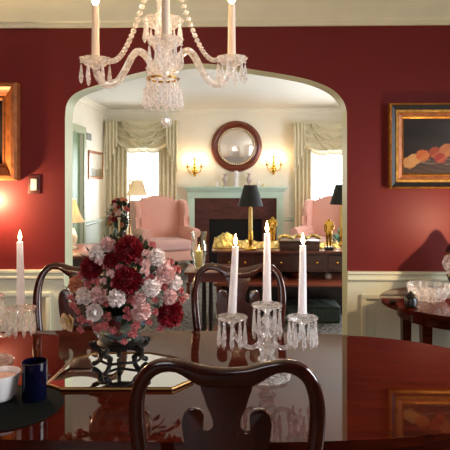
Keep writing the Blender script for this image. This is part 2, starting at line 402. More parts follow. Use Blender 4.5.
# far wall with two window openings
W1 = (at(122, 0, YF).x, at(165, 0, YF).x); W2 = (at(307, 0, YF).x, at(362, 0, YF).x); WZ0, WZ1 = .62, 2.28
b = NB()
for p, q in (((XL-.1, 0), (W1[0], LC)), ((W1[1], 0), (W2[0], LC)), ((W2[1], 0), (XR+.1, LC)), ((W1[0], 0), (W1[1], WZ0)), ((W1[0], WZ1), (W1[1], LC)), ((W2[0], 0), (W2[1], WZ0)), ((W2[0], WZ1), (W2[1], LC))):
    box(b, (p[0], YF, p[1]), (q[0], YF+.15, q[1]))
struct('wall_far', b, M['lwall'], False)
for i, (x0, x1) in enumerate((W1, W2)):
    b = NB(); t = .05
    for p, q in (((x0, WZ0), (x0+t, WZ1)), ((x1-t, WZ0), (x1, WZ1)), ((x0+t, WZ0), (x1-t, WZ0+t)), ((x0+t, WZ1-t), (x1-t, WZ1)), ((x0+t, 1.44), (x1-t, 1.46))):
        box(b, (p[0], YF+.05, p[1]), (q[0], YF+.1, q[1]))
    box(b, ((x0+x1)/2-.005, YF+.06, WZ0+t), ((x0+x1)/2+.005, YF+.09, WZ1-t))
    for z in (1.04, 1.86): box(b, (x0+t, YF+.061, z-.005), (x1-t, YF+.089, z+.005))
    wf = struct('window_%d' % (i+1), b, M['ceil'], False)
    b = NB(); box(b, (x0+t, YF+.073, WZ0+t), (x1-t, YF+.077, WZ1-t)); struct('pane', b, M['glass'], False, wf)
# side walls
DR = sorted((at_x(72, 0, XL).y, at_x(83, 0, XL).y)); DR[0] = DR[1]-.85; DZ = at_x(83, 133.5, XL).z
b = NB()
box(b, (XL-.1, WT, 0), (XL, DR[0], LC)); box(b, (XL-.1, DR[1], 0), (XL, YF, LC)); box(b, (XL-.1, DR[0], DZ), (XL, DR[1], LC))
struct('wall_west', b, M['lwall'], False)
b = NB(); box(b, (XL-.09, DR[0], 0), (XL-.05, DR[1], DZ))
for z0, z1 in ((.2, .95), (1.1, DZ-.15)):
    for y0 in (DR[0]+.12, DR[0]+.47): box(b, (XL-.051, y0, z0), (XL-.04, y0+.27, z1), .004, 1)
dd = struct('door_1', b, M['doorgreen'], False)
b = NB(); ball(b, (XL-.02, DR[0]+.09, 1.0), .028); struct('door_knob', b, M['brass'], True, dd)
b = NB()
for p, q in (((DR[0]-.1, 0), (DR[0], DZ)), ((DR[1], 0), (DR[1]+.1, DZ)), ((DR[0]-.1, DZ), (DR[1]+.1, DZ+.1))):
    box(b, (XL+.0005, p[0], p[1]), (XL+.022, q[0], q[1]), .004, 1)
struct('trim_8', b, M['jamb'])
b = NB(); WY = (1.4, 4.0)
box(b, (XR, WT, 0), (XR+.1, WY[0], LC)); box(b, (XR, WY[1], 0), (XR+.1, YF, LC)); box(b, (XR, WY[0], 0), (XR+.1, WY[1], .55)); box(b, (XR, WY[0], 2.35), (XR+.1, WY[1], LC))
struct('wall_east', b, M['lwall'], False)
b = NB()
for y in (1.4, 2.23, 3.09, 3.95): box(b, (XR+.03, y, .55), (XR+.08, y+.05, 2.35))
for z in (.55, 1.43, 2.3): box(b, (XR+.03, 1.45, z), (XR+.08, 3.95, z+.05))
struct('window_4', b, M['ceil'], False)
# cornice, chair rail, lower wall and baseboards
b = NB(); cornice(b, XL, XR, YF, LC-.095, LC, -1, .065); struct('trim_9', b, M['lwall'])
def swap(bm, x0):                            # strips that run along a side wall
    for v in bm.verts: v.co = Vector((x0-v.co.y, v.co.x, v.co.z))
b = NB(); cornice(b, WT, YF, 0, LC-.095, LC, -1, .065); swap(b, XL); struct('trim_10', b, M['lwall'])
LR = at_x(104, 217, XL).z
b = NB(); rail(b, DR[1]+.1, YF, LR); swap(b, XL); struct('trim_11', b, M['lgreen'])
b = NB(); box(b, (XL+.0005, DR[1]+.1, .13), (XL+.006, YF, LR-.0855)); struct('trim_12', b, M['lgreen'], False)
b = NB(); box(b, (XL+.0005, DR[1]+.1, 0), (XL+.018, YF, .129)); struct('baseboard_west', b, M['lgreen'], False)
b = NB(); rail(b, XL+.04, W1[0]-.02, LR, YF); rail(b, W2[0]-.45, W2[0]-.02, LR, YF); struct('trim_13', b, M['lgreen'])
b = NB(); box(b, (XL+.02, YF-.018, 0), (XR, YF-.0005, .129)); struct('baseboard_far', b, M['lgreen'], False)
b = NB(); box(b, (-1.9, .9, .0005), (2.1, 5.0, .012)); tag(obj('area_rug', b, M['rug']), 'grey patterned rug under the far room furniture', 'rug')

# ------------------------------------------------------------------ far wall: fireplace, mirror, sconces, curtains
c = at(235.5, 0, YF).x
fp = thing('fireplace', 'mint painted fireplace mantel with a brick surround', 'fireplace', (c, YF, 0))
mz = at(236, 186.5, YF-.1).z; hw = .90
b = NB()
box(b, (-hw, -.23, mz-.035), (hw, -.001, mz), .008); box(b, (-hw+.035, -.19, mz-.065), (hw-.035, -.001, mz-.0355), .01); box(b, (-hw+.06, -.16, mz-.09), (hw-.06, -.001, mz-.0655), .006)
obj('mantel_shelf', b, M['mint'], fp)
b = NB(); box(b, (-hw+.07, -.13, mz-.20), (hw-.07, -.02, mz-.0905), .004); obj('frieze', b, M['mint'], fp)
for s in (-1, 1):
    b = NB(); x0, x1 = sorted((s*(hw-.07), s*(hw-.19))); box(b, (x0, -.13, .002), (x1, -.02, mz-.201), .005); box(b, (x0-.012, -.145, .002), (x1+.012, -.02, .14), .005)
    obj('pilaster', b, M['mint'], fp)
b = NB(); x1 = hw-.19; ow = .46; oz = .78
box(b, (-x1, -.1, .002), (-ow, -.02, mz-.201)); box(b, (ow, -.1, .002), (x1, -.02, mz-.201)); box(b, (-ow, -.1, oz), (ow, -.02, mz-.201)); obj('brick_surround', b, M['brick'], fp, smooth=False)
b = NB(); box(b, (-ow, -.06, .002), (ow, -.02, oz-.001)); obj('firebox', b, M['firebox_black'], fp, smooth=False)  # flat near-black slab fills the fire opening
b = NB(); box(b, (-x1, -.42, .013), (x1, -.232, .035), .004); obj('hearth', b, M['brick'], fp, smooth=False)

p = at(236.5, 146.5, YF); R = 25.5/520*(YF+3.33)
mr = thing('round_mirror', 'round convex mirror in a wide carved wooden frame above mantel', 'mirror', (p.x, YF-.004, p.z))
def ring_frame(prof, seg=64):
    bm = NB(); rings = []
    for k in range(seg):
        t = 2*PI*k/seg; rings.append([bm.verts.new((r*math.cos(t), -d, r*math.sin(t))) for r, d in prof])
    n = len(prof)
    for k in range(seg):
        A, B = rings[k], rings[(k+1) % seg]
        for i in range(n): bm.faces.new((A[i], A[(i+1) % n], B[(i+1) % n], B[i]))
    return bm
obj('frame', ring_frame([(R*.69, 0), (R*.69, .03), (R*.74, .05), (R*.79, .04), (R*.87, .065), (R*.96, .055), (R, .03), (R, 0)]), M['console'], mr)
bm = NB()
for k in range(52):
    t = 2*PI*k/52; ball(bm, (R*.705*math.cos(t), -.045, R*.705*math.sin(t)), .016, seg=8)
obj('beading', bm, M['pale'], mr)
bm = NB(); prof = [(R*.69*math.sin(a), .052-R*1.6*(1-math.cos(a))*.55) for a in [k*.12 for k in range(0, 9)]]
rm = R*.695
grid_r = [(rm*i/8, .05*(1-(i/8)**2)+.012) for i in range(9)]
rings = []
for r, d in grid_r:
    if r == 0: rings.append([bm.verts.new((0, -d, 0))])
    else: rings.append([bm.verts.new((r*math.cos(2*PI*k/48), -d, r*math.sin(2*PI*k/48))) for k in range(48)])
for A, B in zip(rings, rings[1:]):
    for k in range(48):
        k2 = (k+1) % 48
        bm.faces.new((A[0], B[k], B[k2]) if len(A) == 1 else (A[k], A[k2], B[k2], B[k]))
obj('convex_glass', bm, M['pale_mirror'], mr, angle=80)

def make_sconce(loc, label, scale=1.0, power=5, mirror_light=True):
    t = thing('wall_sconce', label, 'wall sconce', loc)
    t.scale = (scale,)*3
    bm = NB(); ball(bm, (0, -.05, -.06), .045, (1, .8, 1.2)); ball(bm, (0, -.05, -.125), .022); ball(bm, (0, -.05, .01), .03); lathe(bm, [(.012, 0), (.02, .03), (.01, .06), (.022, .1), (.012, .13), (0, .15)], (0, -.05, .03), 12)
    tube(bm, [(0, 0, -.06), (0, -.05, -.06)], .02); obj('backplate', bm, M['brass'], t)
    for s in (-1, 1):
        bm = NB(); tube(bm, spline([(0, -.06, -.05), (s*.05, -.09, -.085), (s*.10, -.11, -.05), (s*.115, -.11, .01)], 6), .008)
        lathe(bm, [(.004, -.01), (.035, .0), (.038, .012), (.015, .014), (.015, .035), (0, .035)], (s*.115, -.11, .01), 14); obj('arm', bm, M['brass'], t)
        bm = NB(); lathe(bm, [(.011, .036), (.011, .1), (0, .1)], (s*.115, -.11, .01), 12); obj('candle_tube', bm, M['cwax'], t)
        bm = NB(); lathe(bm, [(.003, 0), (.012, .012), (.011, .025), (.004, .045), (0, .055)], (s*.115, -.11, .111), 12); obj('bulb', bm, M['bulb'], t)
        point('bulb_light', (loc[0]+s*.115*scale, loc[1]-.11*scale, loc[2]+.135*scale), power, (1, .68, .38), .015)
    return t
p = at(195, 168, YF); make_sconce((p.x, YF-.003, p.z), 'two-arm brass candle sconce left of the round mirror', 1.05, 2.6)
p = at(273.5, 166, YF); make_sconce((p.x, YF-.003, p.z), 'two-arm brass candle sconce right of the round mirror', 1.05, 2.6)
# sconce of the dining wall just beyond the left end of the picture
p = at(-30, 222, 0); make_sconce((p.x, -.036, p.z), 'brass candle sconce on red wall below left gilt painting', 1.0, 32)

# porcelain figures on the mantel
def figure(px, w, h, prof, m, label, name='porcelain_vase', cat='ornament'):
    q = at(px, 188, YF-.12); bm = NB(); lathe(bm, [(r*w, z*h) for r, z in prof], (0, 0, 0), 16)
    o = obj(name, bm, m, None, (q.x, YF-.12, mz+.001)); tag(o, label, cat, 'ornaments on the mantel'); return o
dogp = [(.5, 0), (.55, .1), (.4, .3), (.42, .5), (.25, .62), (.34, .75), (.3, .9), (0, 1)]
urnp = [(.45, 0), (.4, .08), (.2, .15), (.48, .45), (.5, .6), (.25, .78), (.2, .85), (.36, .95), (.2, 1), (0, 1)]
figure(217, .07, .11, dogp, M['porcelain'], 'small white porcelain bird at left end of mantel', 'porcelain_figurine')
figure(225, .10, .22, urnp, M['figur'], 'painted porcelain vase left of the tall clear vase')
figure(236, .11, .27, [(.5, 0), (.5, .05), (.42, .1), (.42, .75), (.5, .8), (.5, .9), (.3, .92), (.3, 1), (0, 1)], M['porcelain'], 'tall pale square vase at centre of mantel')
figure(249, .10, .23, urnp, M['figur'], 'painted porcelain vase above the black lampshade')
figure(258.5, .05, .13, dogp, M['porcelain'], 'small pale figurine right of the black lampshade', 'porcelain_figurine')
figure(263.5, .06, .05, [(.5, 0), (.5, .6), (.2, .9), (0, 1)], M['pale'], 'tiny cream dish at right part of the mantel', 'trinket_dish')

def make_drapery(cx, w, wleft, label, ztop, zdrop):
    t = thing('window_drapery', label, 'curtain', (cx, YF, 0))
    hw = w/2
    bm = NB(); box(bm, (-hw, -.17, ztop-.02), (hw, -.155, ztop+.005), .004, 1); box(bm, (-hw, -.155, ztop-.02), (hw, -.02, ztop+.005)); obj('pelmet_board', bm, M['drape'], t)
    # three overlapping swags
    def swag(x0, x1, drop, y):
        bm = NB()
        def f(u, v):
            x = x0+(x1-x0)*u; sag = 1-(2*u-1)**2
            z = ztop-.0-v*(.05+drop*sag**.8)
            fold = -.095*abs(math.sin(v*11))*min(1, sag*2.6)*(.4+.6*v**.5)+.05*sag*math.sin(v*PI*.9)
            return (x, y-fold, z+.004*math.sin(u*40))
        grid(bm, f, 28, 44); return bm
    for k, (a, c2, d) in enumerate(((-hw, hw*.42, zdrop), (-hw*.42, hw, zdrop), (-hw*.55, hw*.55, zdrop*.98))):
        solid(obj('swag', swag(a, c2, d, -.175-.014*k), M['drape'], t), .004)
    # pleated tails at both ends
    for s in (-1, 1):
        bm = NB()
        def f(u, v):
            x = s*(hw-.005-.20*u); L = .90-.48*abs(u)
            return (x, -.235-.018*math.sin(u*PI*7)-.006, ztop+.002-v*L)
        grid(bm, f, 40, 8); solid(obj('tail', bm, M['drape'], t), .004)
    # long side panels
    for s, wd in ((-1, wleft), (1, wleft)):
        bm = NB()
        def f(u, v):
            x = s*(hw-.03-wd*u); return (x, -.10-.028*math.sin(u*PI*9+.4*math.sin(v*3)), .03+(ztop-.08)*(1-v))
        grid(bm, f, 60, 10); solid(obj('side_panel', bm, M['drape'], t), .004)
    return t
zt = at(140, 121, YF-.2).z
a0, a1 = at(106, 0, YF-.2).x, at(178, 0, YF-.2).x
make_drapery((a0+a1)/2, a1-a0, .33, 'ivory swagged drapes on the window behind the left wing chair', zt, .50)
a0, a1 = at(293, 0, YF-.2).x, at(376, 0, YF-.2).x
make_drapery((a0+a1)/2, a1-a0, .30, 'ivory swagged drapes on the window at right of the fireplace', at(320, 123, YF-.2).z, .50)

# left wall: vent, picture
y0, y1 = at_x(86, 0, XL).y, at_x(91, 0, XL).y; z0, z1 = at_x(88, 140, XL).z, at_x(88, 133, XL).z
v = thing('wall_vent', 'small grey vent grille high beside the green doorway', 'vent', (XL, 0, 0))
bm = NB(); box(bm, (.0008, y0, z0), (.008, y1, z1)); obj('vent_plate', bm, M['grille'], v)
for k in range(6):
    bm = NB(); z = z0+(z1-z0)*(k+.6)/6.4; box(bm, (.0082, y0+.02, z-.008), (.014, y1-.02, z+.004)); obj('louver', bm, M['grille'], v)

def painting(name, label, w, h, prof, fm, func, loc, axis='y', cat='painting', nx=80, ny=60, inner=None):
    """framed canvas standing off the wall; local x across, z up, -y out of the wall"""
    t = thing(name, label, cat, loc)
    if axis == 'x': t.rotation_euler = (0, 0, PI/2)
    bm = NB(); n = len(prof); loops = []
    for sx, sz in ((-1, -1), (1, -1), (1, 1), (-1, 1)):
        loops.append([bm.verts.new((sx*(w/2-i), -d, sz*(h/2-i))) for i, d in prof])
    for k in range(4):
        A, B = loops[k], loops[(k+1) % 4]
        for i in range(n): bm.faces.new((A[i], A[(i+1) % n], B[(i+1) % n], B[i]))
    fo = obj('frame', bm, fm, t, angle=20)
    if isinstance(fm, list):                  # bands of the moulding by their distance from the outside
        for f in fo.data.polygons:
            c = f.center; d = min(w/2-abs(c.x), h/2-abs(c.z)); f.material_index = inner(d)
    iw = w/2-prof[-1][0]-.001; ih = h/2-prof[-1][0]-.001
    iw = w/2-max(i for i, d in prof)+.004; ih = h/2-max(i for i, d in prof)+.004
    bm = NB(); grid(bm, lambda u, v: (-iw+2*iw*u, -.012, -ih+2*ih*v), nx, ny)
    o = obj('canvas', bm, M['paint'], t)
    ca = o.data.color_attributes.new('paint', 'FLOAT_COLOR', 'POINT')
    for i, vv in enumerate(o.data.vertices):
        ca.data[i].color = func((vv.co.x+iw)/(2*iw), (vv.co.z+ih)/(2*ih))
    return t
def mixc(a, c2, t): t = max(0, min(1, t)); return tuple(a[i]*(1-t)+c2[i]*t for i in range(3))+(1,)
def landscape(u, v):
    sky = mixc(lin('#b8a88c'), lin('#c9c0ae'), v)
    if v > .34+.03*math.sin(u*9): return sky
    return mixc(lin('#5f5a3a'), lin('#8c7a55'), v*2.4+.2*math.sin(u*21))
y0, y1 = at_x(88, 0, XL).y, at_x(102, 0, XL).y; z1, z0 = at_x(88.5, 150, XL).z, at_x(88.5, 179, XL).z
painting('framed_picture', 'small landscape picture in a thin wooden frame on side wall', y1-y0, z1-z0, [(0, 0), (0, .018), (.03, .022), (.045, .012), (.045, 0)], M['giltwood'], landscape, (XL+.001, (y0+y1)/2, (z0+z1)/2), 'x', 'picture', 30, 24)

# ------------------------------------------------------------------ dining wall: paintings, switch
NR = random.Random(3)
fruits = [(.06, .20, .10, .13, '#cf9a60', .6), (.12, .27, .09, .12, '#d6a467', .5), (.20, .33, .10, .13, '#c9703c', 0), (.33, .38, .095, .13, '#a94a2e', 0), (.45, .42, .11, .15, '#c07a48', 0), (.38, .28, .085, .12, '#a8382a', 0),
          (.56, .38, .10, .12, '#c98d55', -.4), (.62, .56, .09, .12, '#b06038', 0), (.70, .40, .10, .14, '#bd6440', 0), (.78, .52, .08, .12, '#7a3a28', 0), (.82, .33, .09, .12, '#c98650', 0), (.66, .68, .06, .08, '#5a3a28', 0)]
def stilllife(u, v):
    c = mixc(lin('#16110f'), lin('#2a211c'), .5+.5*math.sin(u*7+v*5)*math.cos(v*9-u*3))
    if v < .24: c = mixc(lin('#33261d'), lin('#463226'), .5+.5*math.sin(u*30+v*70))
    e = ((u-.5)/.34)**2+((v-.22)/.055)**2
    if e < 1: c = lin('#6e6258')
    if e < .7: c = lin('#42342c')
    for x, y, a, bq, h, rot in fruits:
        dx, dy = u-x, (v-y)*.75; cr, sr = math.cos(rot), math.sin(rot)
        r2 = ((dx*cr+dy*sr)/(a*.72))**2+((-dx*sr+dy*cr)/(bq*.6))**2
        if r2 < 1: c = mixc(tuple(k*.62 for k in lin(h)), lin('#b98a5c'), .25*(math.sin((dx-dy)*40)))
    return c
def portrait(u, v):
    return mixc(lin('#120f10'), lin('#2a2422'), .5+.5*math.sin(u*5)*math.cos(v*6))
q0, q1 = at(389, 103.5, -.03), at(389, 188.5, -.03)
h = q0.z-q1.z; wd = .80
def bands(d): return 0 if d < .012 else 1 if d < .040 else 0 if d < .058 else 2 if d < .082 else 0
painting('still_life_painting', 'fruit still life in a black and gold frame on red wall', wd, h,
         [(0, 0), (0, .042), (.011, .05), (.013, .044), (.039, .034), (.041, .038), (.056, .036), (.06, .03), (.081, .024), (.084, .026), (.094, .018), (.098, .0)], [M['gold'], M['black'], M['giltwood']], stilllife, (q0.x+wd/2, -.001, (q0.z+q1.z)/2), inner=bands)
q0, q1 = at(17, 82.5, -.05), at(17, 180.5, -.05)
h = q0.z-q1.z; wd = .56
painting('gilt_painting', 'dark painting in a heavy carved gilt frame at left edge', wd, h,
         [(0, 0), (0, .05), (.012, .07), (.03, .072), (.045, .055), (.06, .045), (.085, .03), (.09, .034), (.1, .034), (.108, .02), (.112, .0)], M['giltwood'], portrait, (q0.x-wd/2, -.001, (q0.z+q1.z)/2))
q = at(34.5, 184.5, 0)
sw = thing('light_switch', 'white light switch on a dark red plate by left painting', 'light switch', (q.x, 0, q.z))
bm = NB(); box(bm, (-.038, -.008, -.06), (.038, -.0008, .06), .003); obj('switch_plate', bm, M['plate'], sw)
bm = NB(); box(bm, (-.019, -.016, -.037), (.019, -.0082, .037), .003); obj('rocker', bm, M['cream'], sw)

# ------------------------------------------------------------------ dining table
TZ = .76; TCX = -.335; TCY = -1.477; THX = 1.27; THY = .503
def table_pt(t, k=1.0, off=0.0):
    n = 3.0; cs, sn = math.cos(t), math.sin(t)
    return (TCX+math.copysign(abs(cs)**(2/n), cs)*(THX-off), TCY+math.copysign(abs(sn)**(2/n), sn)*(THY-off))
tb = thing('dining_table', 'long polished mahogany dining table with rounded ends', 'dining table', (0, 0, 0))
ol = [table_pt(2*PI*k/160) for k in range(160)]
bm = NB(); slab(bm, ol, lambda u, v, w: (u, v, TZ-.026+w), .026, .007, 3); obj('tabletop', bm, M['mahog'], tb)
bm = NB(); slab(bm, [table_pt(2*PI*k/160, 1, .07) for k in range(160)], lambda u, v, w: (u, v, TZ-.10+w), .0735, .004, 1); obj('apron', bm, M['mahog'], tb)
for sx in (-.62, .62):
    x = TCX+sx
    bm = NB(); lathe(bm, [(.05, .16), (.09, .19), (.1, .26), (.055, .33), (.045, .42), (.07, .5), (.05, .58), (.075, .659)], (x, TCY, 0), 24); obj('pedestal', bm, M['mahog'], tb)
    for k in range(4):
        a = PI/4+k*PI/2; d = Vector((math.cos(a), math.sin(a), 0))
        bm = NB(); tube(bm, spline([Vector((x, TCY, .27))+d*.05, Vector((x, TCY, .25))+d*.18, Vector((x, TCY, .11))+d*.32, Vector((x, TCY, .03))+d*.42], 6), [.035]*12+[.03, .028, .026, .024, .022, .022, .022], 10, up=(0, 0, 1)); obj('foot', bm, M['mahog'], tb)
# ------------------------------------------------------------------ dining chairs
def make_chair(label, loc, rz):
    t = thing('dining_chair', label, 'chair', loc, rz, None)
    rake = lambda z: -.10*max(0, z-.45)+.03*math.sin(max(0, z-.45)*PI/.6)
    fr = lambda u, v, w: (u, w-.015+rake(v), v)
    outer = [(.160, .36), (.168, .50), (.186, .62), (.210, .76), (.222, .87), (.220, .94), (.203, 1.0), (.172, 1.038), (.132, 1.050), (.088, 1.044), (.045, 1.032), (0, 1.028)]
    inner = [(0, .982), (.055, .984), (.082, 1.0), (.11, 1.018), (.14, 1.018), (.166, 1.0), (.181, .965), (.186, .92), (.184, .86), (.172, .76), (.148, .62), (.132, .50), (.126, .36)]
    R_ = [(p.x, p.y) for p in spline([(x, z, 0) for x, z in outer], 5)]
    I_ = [(p.x, p.y) for p in spline([(x, z, 0) for x, z in inner], 5)]
    # right half, then left half mirrored, as a run of quads
    bm = NB(); D = .030
    full_o = R_+[(-x, z) for x, z in R_[-2::-1]]; full_i = [(x, z) for x, z in I_[::-1]]+[(-x, z) for x, z in I_[1:]]
    def resample(P, n):
        L = [0]
        for a, c2 in zip(P, P[1:]): L.append(L[-1]+math.dist(a, c2))
        out = []; j = 0
        for k in range(n):
            s = L[-1]*k/(n-1)
            while j < len(P)-2 and L[j+1] < s: j += 1
            f = (s-L[j])/max(1e-9, L[j+1]-L[j]); out.append((P[j][0]+(P[j+1][0]-P[j][0])*f, P[j][1]+(P[j+1][1]-P[j][1])*f))
        return out
    # outer and inner runs share their parameter from key point to key point
    keys_o = [R_[5*k] for k in range(12)]; n = 111
    O = resample(full_o, n); I = resample(full_i, n)
    rings = []
    for (ox, oz), (ix, iz) in zip(O, I):
        mx, mz_ = (ox+ix)/2, (oz+iz)/2; hx, hz = (ox-ix)/2, (oz-iz)/2; ring = []
        for k in range(12):
            a = 2*PI*k/12; ca, sa = math.cos(a), math.sin(a)
            ca = math.copysign(abs(ca)**.6, ca); sa = math.copysign(abs(sa)**.6, sa)
            ring.append(bm.verts.new(fr(mx+hx*ca, mz_+hz*ca, D/2+D/2*sa)))
        rings.append(ring)
    for A, B in zip(rings, rings[1:]):
        for k in range(12): bm.faces.new((A[k], A[(k+1) % 12], B[(k+1) % 12], B[k]))
    bm.faces.new(rings[0]); bm.faces.new(rings[-1][::-1])
    obj('back_frame', bm, M['chair'], t, angle=60)
    half = [(.058, .990), (.056, .975), (.050, .958), (.044, .935), (.034, .910), (.031, .888), (.037, .868), (.050, .866), (.056, .880), (.052, .897), (.053, .915), (.064, .927), (.080, .928), (.094, .918), (.101, .898), (.100, .870), (.092, .820), (.076, .755), (.050, .67), (.034, .60), (.033, .55), (.048, .51), (.062, .48), (.064, .46)]
    H_ = [(p.x, p.y) for p in spline([(x, z, 0) for x, z in half], 4)]
    bm = NB(); slab(bm, H_+[(-x, z) for x, z in H_[::-1]], lambda u, v, w: (u, w-.006+rake(v), v), .013, .003, 2)
    obj('splat', bm, M['chair'], t)
    # seat, rails
    so = [(-.155, .02), (-.165, .02), (-.235, .30), (-.24, .36), (-.22, .40), (-.1, .425), (0, .43), (.1, .425), (.22, .40), (.24, .36), (.235, .30), (.165, .02)]
    bm = NB(); slab(bm, [(x, y) for x, y in so[1:]], lambda u, v, w: (u, v, .385+w), .06, .01, 2); obj('seat_rail', bm, M['chair'], t)
    bm = NB(); slab(bm, [(x*.9, .03+(y-.02)*.93) for x, y in so[1:]], lambda u, v, w: (u, v, .446+w), .04, .018, 3); obj('seat', bm, M['seat'], t)
    for s in (-1, 1):
        bm = NB(); tube(bm, spline([(s*.21, .36, .40), (s*.235, .385, .33), (s*.215, .37, .16), (s*.21, .365, .05), (s*.225, .385, .012)], 5), [.035]*4+[.034, .032, .03, .027, .025, .022, .02, .018, .016, .016, .016, .017, .018, .02, .024, .026, .027], 10); obj('leg', bm, M['chair'], t)
        bm = NB(); tube(bm, spline([(s*.146, 0, .385), (s*.148, -.01, .2), (s*.155, -.06, .004)], 6), [.021]*7+[.019]*6, 8); obj('leg', bm, M['chair'], t)
    return t
q = at(226.5, 357, -2.17)
ch = make_chair('dark dining chair in the foreground with its back to the camera', (q.x, -2.13, 0), 0)
q = at(238.5, 265, -.9)
dup(ch, 'dining chair across the table, behind the three-candle crystal candelabrum', (q.x, -.92, 0), PI)
q = at(80, 265, -.9)
dup(ch, 'dining chair across the table, half hidden behind the flower bowl', (q.x, -.92, 0), PI)

# ------------------------------------------------------------------ crystal candelabra and candles
def drop_mesh(L, r):
    bm = NB(); lathe(bm, [(0, 0), (r*.35, -.004), (r*.5, -L*.25), (r, -L*.72), (r*.6, -L*.9), (0, -L)], (0, 0, 0), 6); return bm
def prism(name, parent, loc, L, r, m='cut_glass', key={}):
    k = (round(L, 4), round(r, 4), m)
    if k not in key:
        bm = drop_mesh(L, r); ball(bm, (0, 0, .006), r*.55, seg=8)
        o = obj(name, bm, M[m], parent, loc, angle=20); key[k] = o
        return o
    o = key[k].copy(); COL.objects.link(o); o.parent = parent; o.location = loc; return o
BP = [(.008, -.022), (.016, -.016), (.02, -.006), (.050, -.001), (.055, .004), (.052, .007), (.02, .002), (.016, .005), (.016, .012), (.0185, .014), (.0185, .02), (.0, .02)]
def make_candelabrum(label, loc):
    t = thing('candelabrum', label, 'candelabrum', loc)
    s = 520/1.81/520
    bm = NB(); lathe(bm, [(.080, .001), (.082, .008), (.07, .016), (.045, .024), (.022, .034), (.018, .05), (.032, .062), (.02, .078), (.03, .1), (.034, .12), (.02, .14)], (0, 0, 0), 32, .03, 16); obj('base', bm, M['cut_glass'], t)
    bm = NB(); lathe(bm, [(.018, .1405), (.03, .16), (.014, .18), (.022, .2), (.012, .212), (.010, .222)], (0, 0, 0), 20, .05, 8); obj('column', bm, M['cut_glass'], t)
    tops = [(0, 0, .245)]
    for sx in (-1, 1):
        bm = NB(); tube(bm, spline([(sx*.018, 0, .125), (sx*.05, -.01, .105), (sx*.09, -.015, .12), (sx*.115, -.012, .155), (sx*.121, -.01, .182)], 8), .008, 10); obj('arm', bm, M['cut_glass'], t); tops.append((sx*.121, -.01, .205))
    for k, c in enumerate(tops):
        bm = NB(); lathe(bm, BP, (0, 0, 0), 28); bo = obj('bobeche', bm, M['cut_glass'], t, c)
        n = 10; L = .085 if k else .100
        for i in range(n):
            a = 2*PI*(i+.5)/n
            prism('prism', bo, (.047*math.cos(a), .047*math.sin(a), -.014), L, .0085)
    return t, [Vector(loc)+Vector(c)+Vector((0, 0, .0205)) for c in tops]
def make_candle(loc, h, lean, label, r0=.0150, r1=.0108, name='taper_candle', m='wax', power=.8, group=None, lit=True):
    t = thing(name, label, 'candle', loc, 0, group)
    bm = NB()
    pts = [(lean*k/6, 0, h*k/6) for k in range(7)]; tube(bm, pts, [r0+(r1-r0)*k/6 for k in range(7)], 16); obj('wax_stick', bm, M[m], t)
    bm = NB(); tube(bm, [(lean, 0, h), (lean, 0, h+.008)], .0012, 6); obj('wick', bm, M['wick'], t)
    if lit:
        bm = NB(); lathe(bm, [(0, 0), (.005, .006), (.0068, .014), (.0045, .026), (0, .042)], (lean, 0, h+.003), 12); obj('flame', bm, M['flame'], t)
        point('flame_light', Vector(loc)+Vector((lean, 0, h+.024)), power, (1, .66, .38), .008)
    return t
base = at_z(267, 377, TZ); cn, tops = make_candelabrum('three-light crystal candelabrum right of the flower bowl', (base.x, base.y, TZ+.0005))
lab = ('tall white candle in the middle of right crystal candelabrum', 'white candle on the left arm of right crystal candelabrum', 'white candle on the right arm of right crystal candelabrum')
for tp, h, le, l in zip(tops, (.232, .228, .232), (0, .012, .002), lab): make_candle(tp, h, le, l, group='taper candles on the table')
base = at_z(-10, 363, TZ)
c2 = dup(cn, 'crystal candelabrum cut off at the left edge of the table', (base.x, base.y, TZ+.0005))
d = Vector((base.x, base.y, TZ+.0005))-Vector(cn.location)
lab = ('white candle on the cropped middle of left candelabrum', 'white candle beyond the left edge of the photo', 'white candle on the right arm of left crystal candelabrum')
for tp, h, le, l in zip(tops, (.232, .228, .228), (0, .0, -.004), lab): make_candle(tp+d, h, le, l, group='taper candles on the table')

# ------------------------------------------------------------------ mirrored plateau, stand, bowl and flowers
A = at_z(121, 369, TZ); pc = Vector((A.x, A.y, TZ))
pl = thing('mirror_plateau', 'mirrored tray with a scalloped gilt edge under the flower bowl', 'tray', (pc.x, pc.y, TZ+.0005))
PLP = [(p.x-pc.x, p.y-pc.y) for p in (at_z(x, y, TZ+.009) for x, y in ((60, 388), (47, 384), (74, 358.5), (96, 353), (150, 353), (178, 358), (192, 379.5), (172, 388)))]
def plat(k=1.0, inset=0.0):
    out = []
    for i, (x, y) in enumerate(PLP):
        x2, y2 = PLP[(i+1) % 8]
        for j in range(5): out.append((x+(x2-x)*j/5, y+(y2-y)*j/5))
    return [(x*(1-inset/math.hypot(x, y)), y*(1-inset/math.hypot(x, y))) for x, y in out]
bm = NB(); slab(bm, plat(1, .003), lambda u, v, w: (u, v, w), .008, 0); obj('mirror_glass', bm, M['mirror'], pl)
bm = NB(); P = [Vector((x, y, .0062)) for x, y in plat()]; tube(bm, P+[P[0], ], .0058, 8); obj('gilt_rim', bm, M['agilt'], pl)

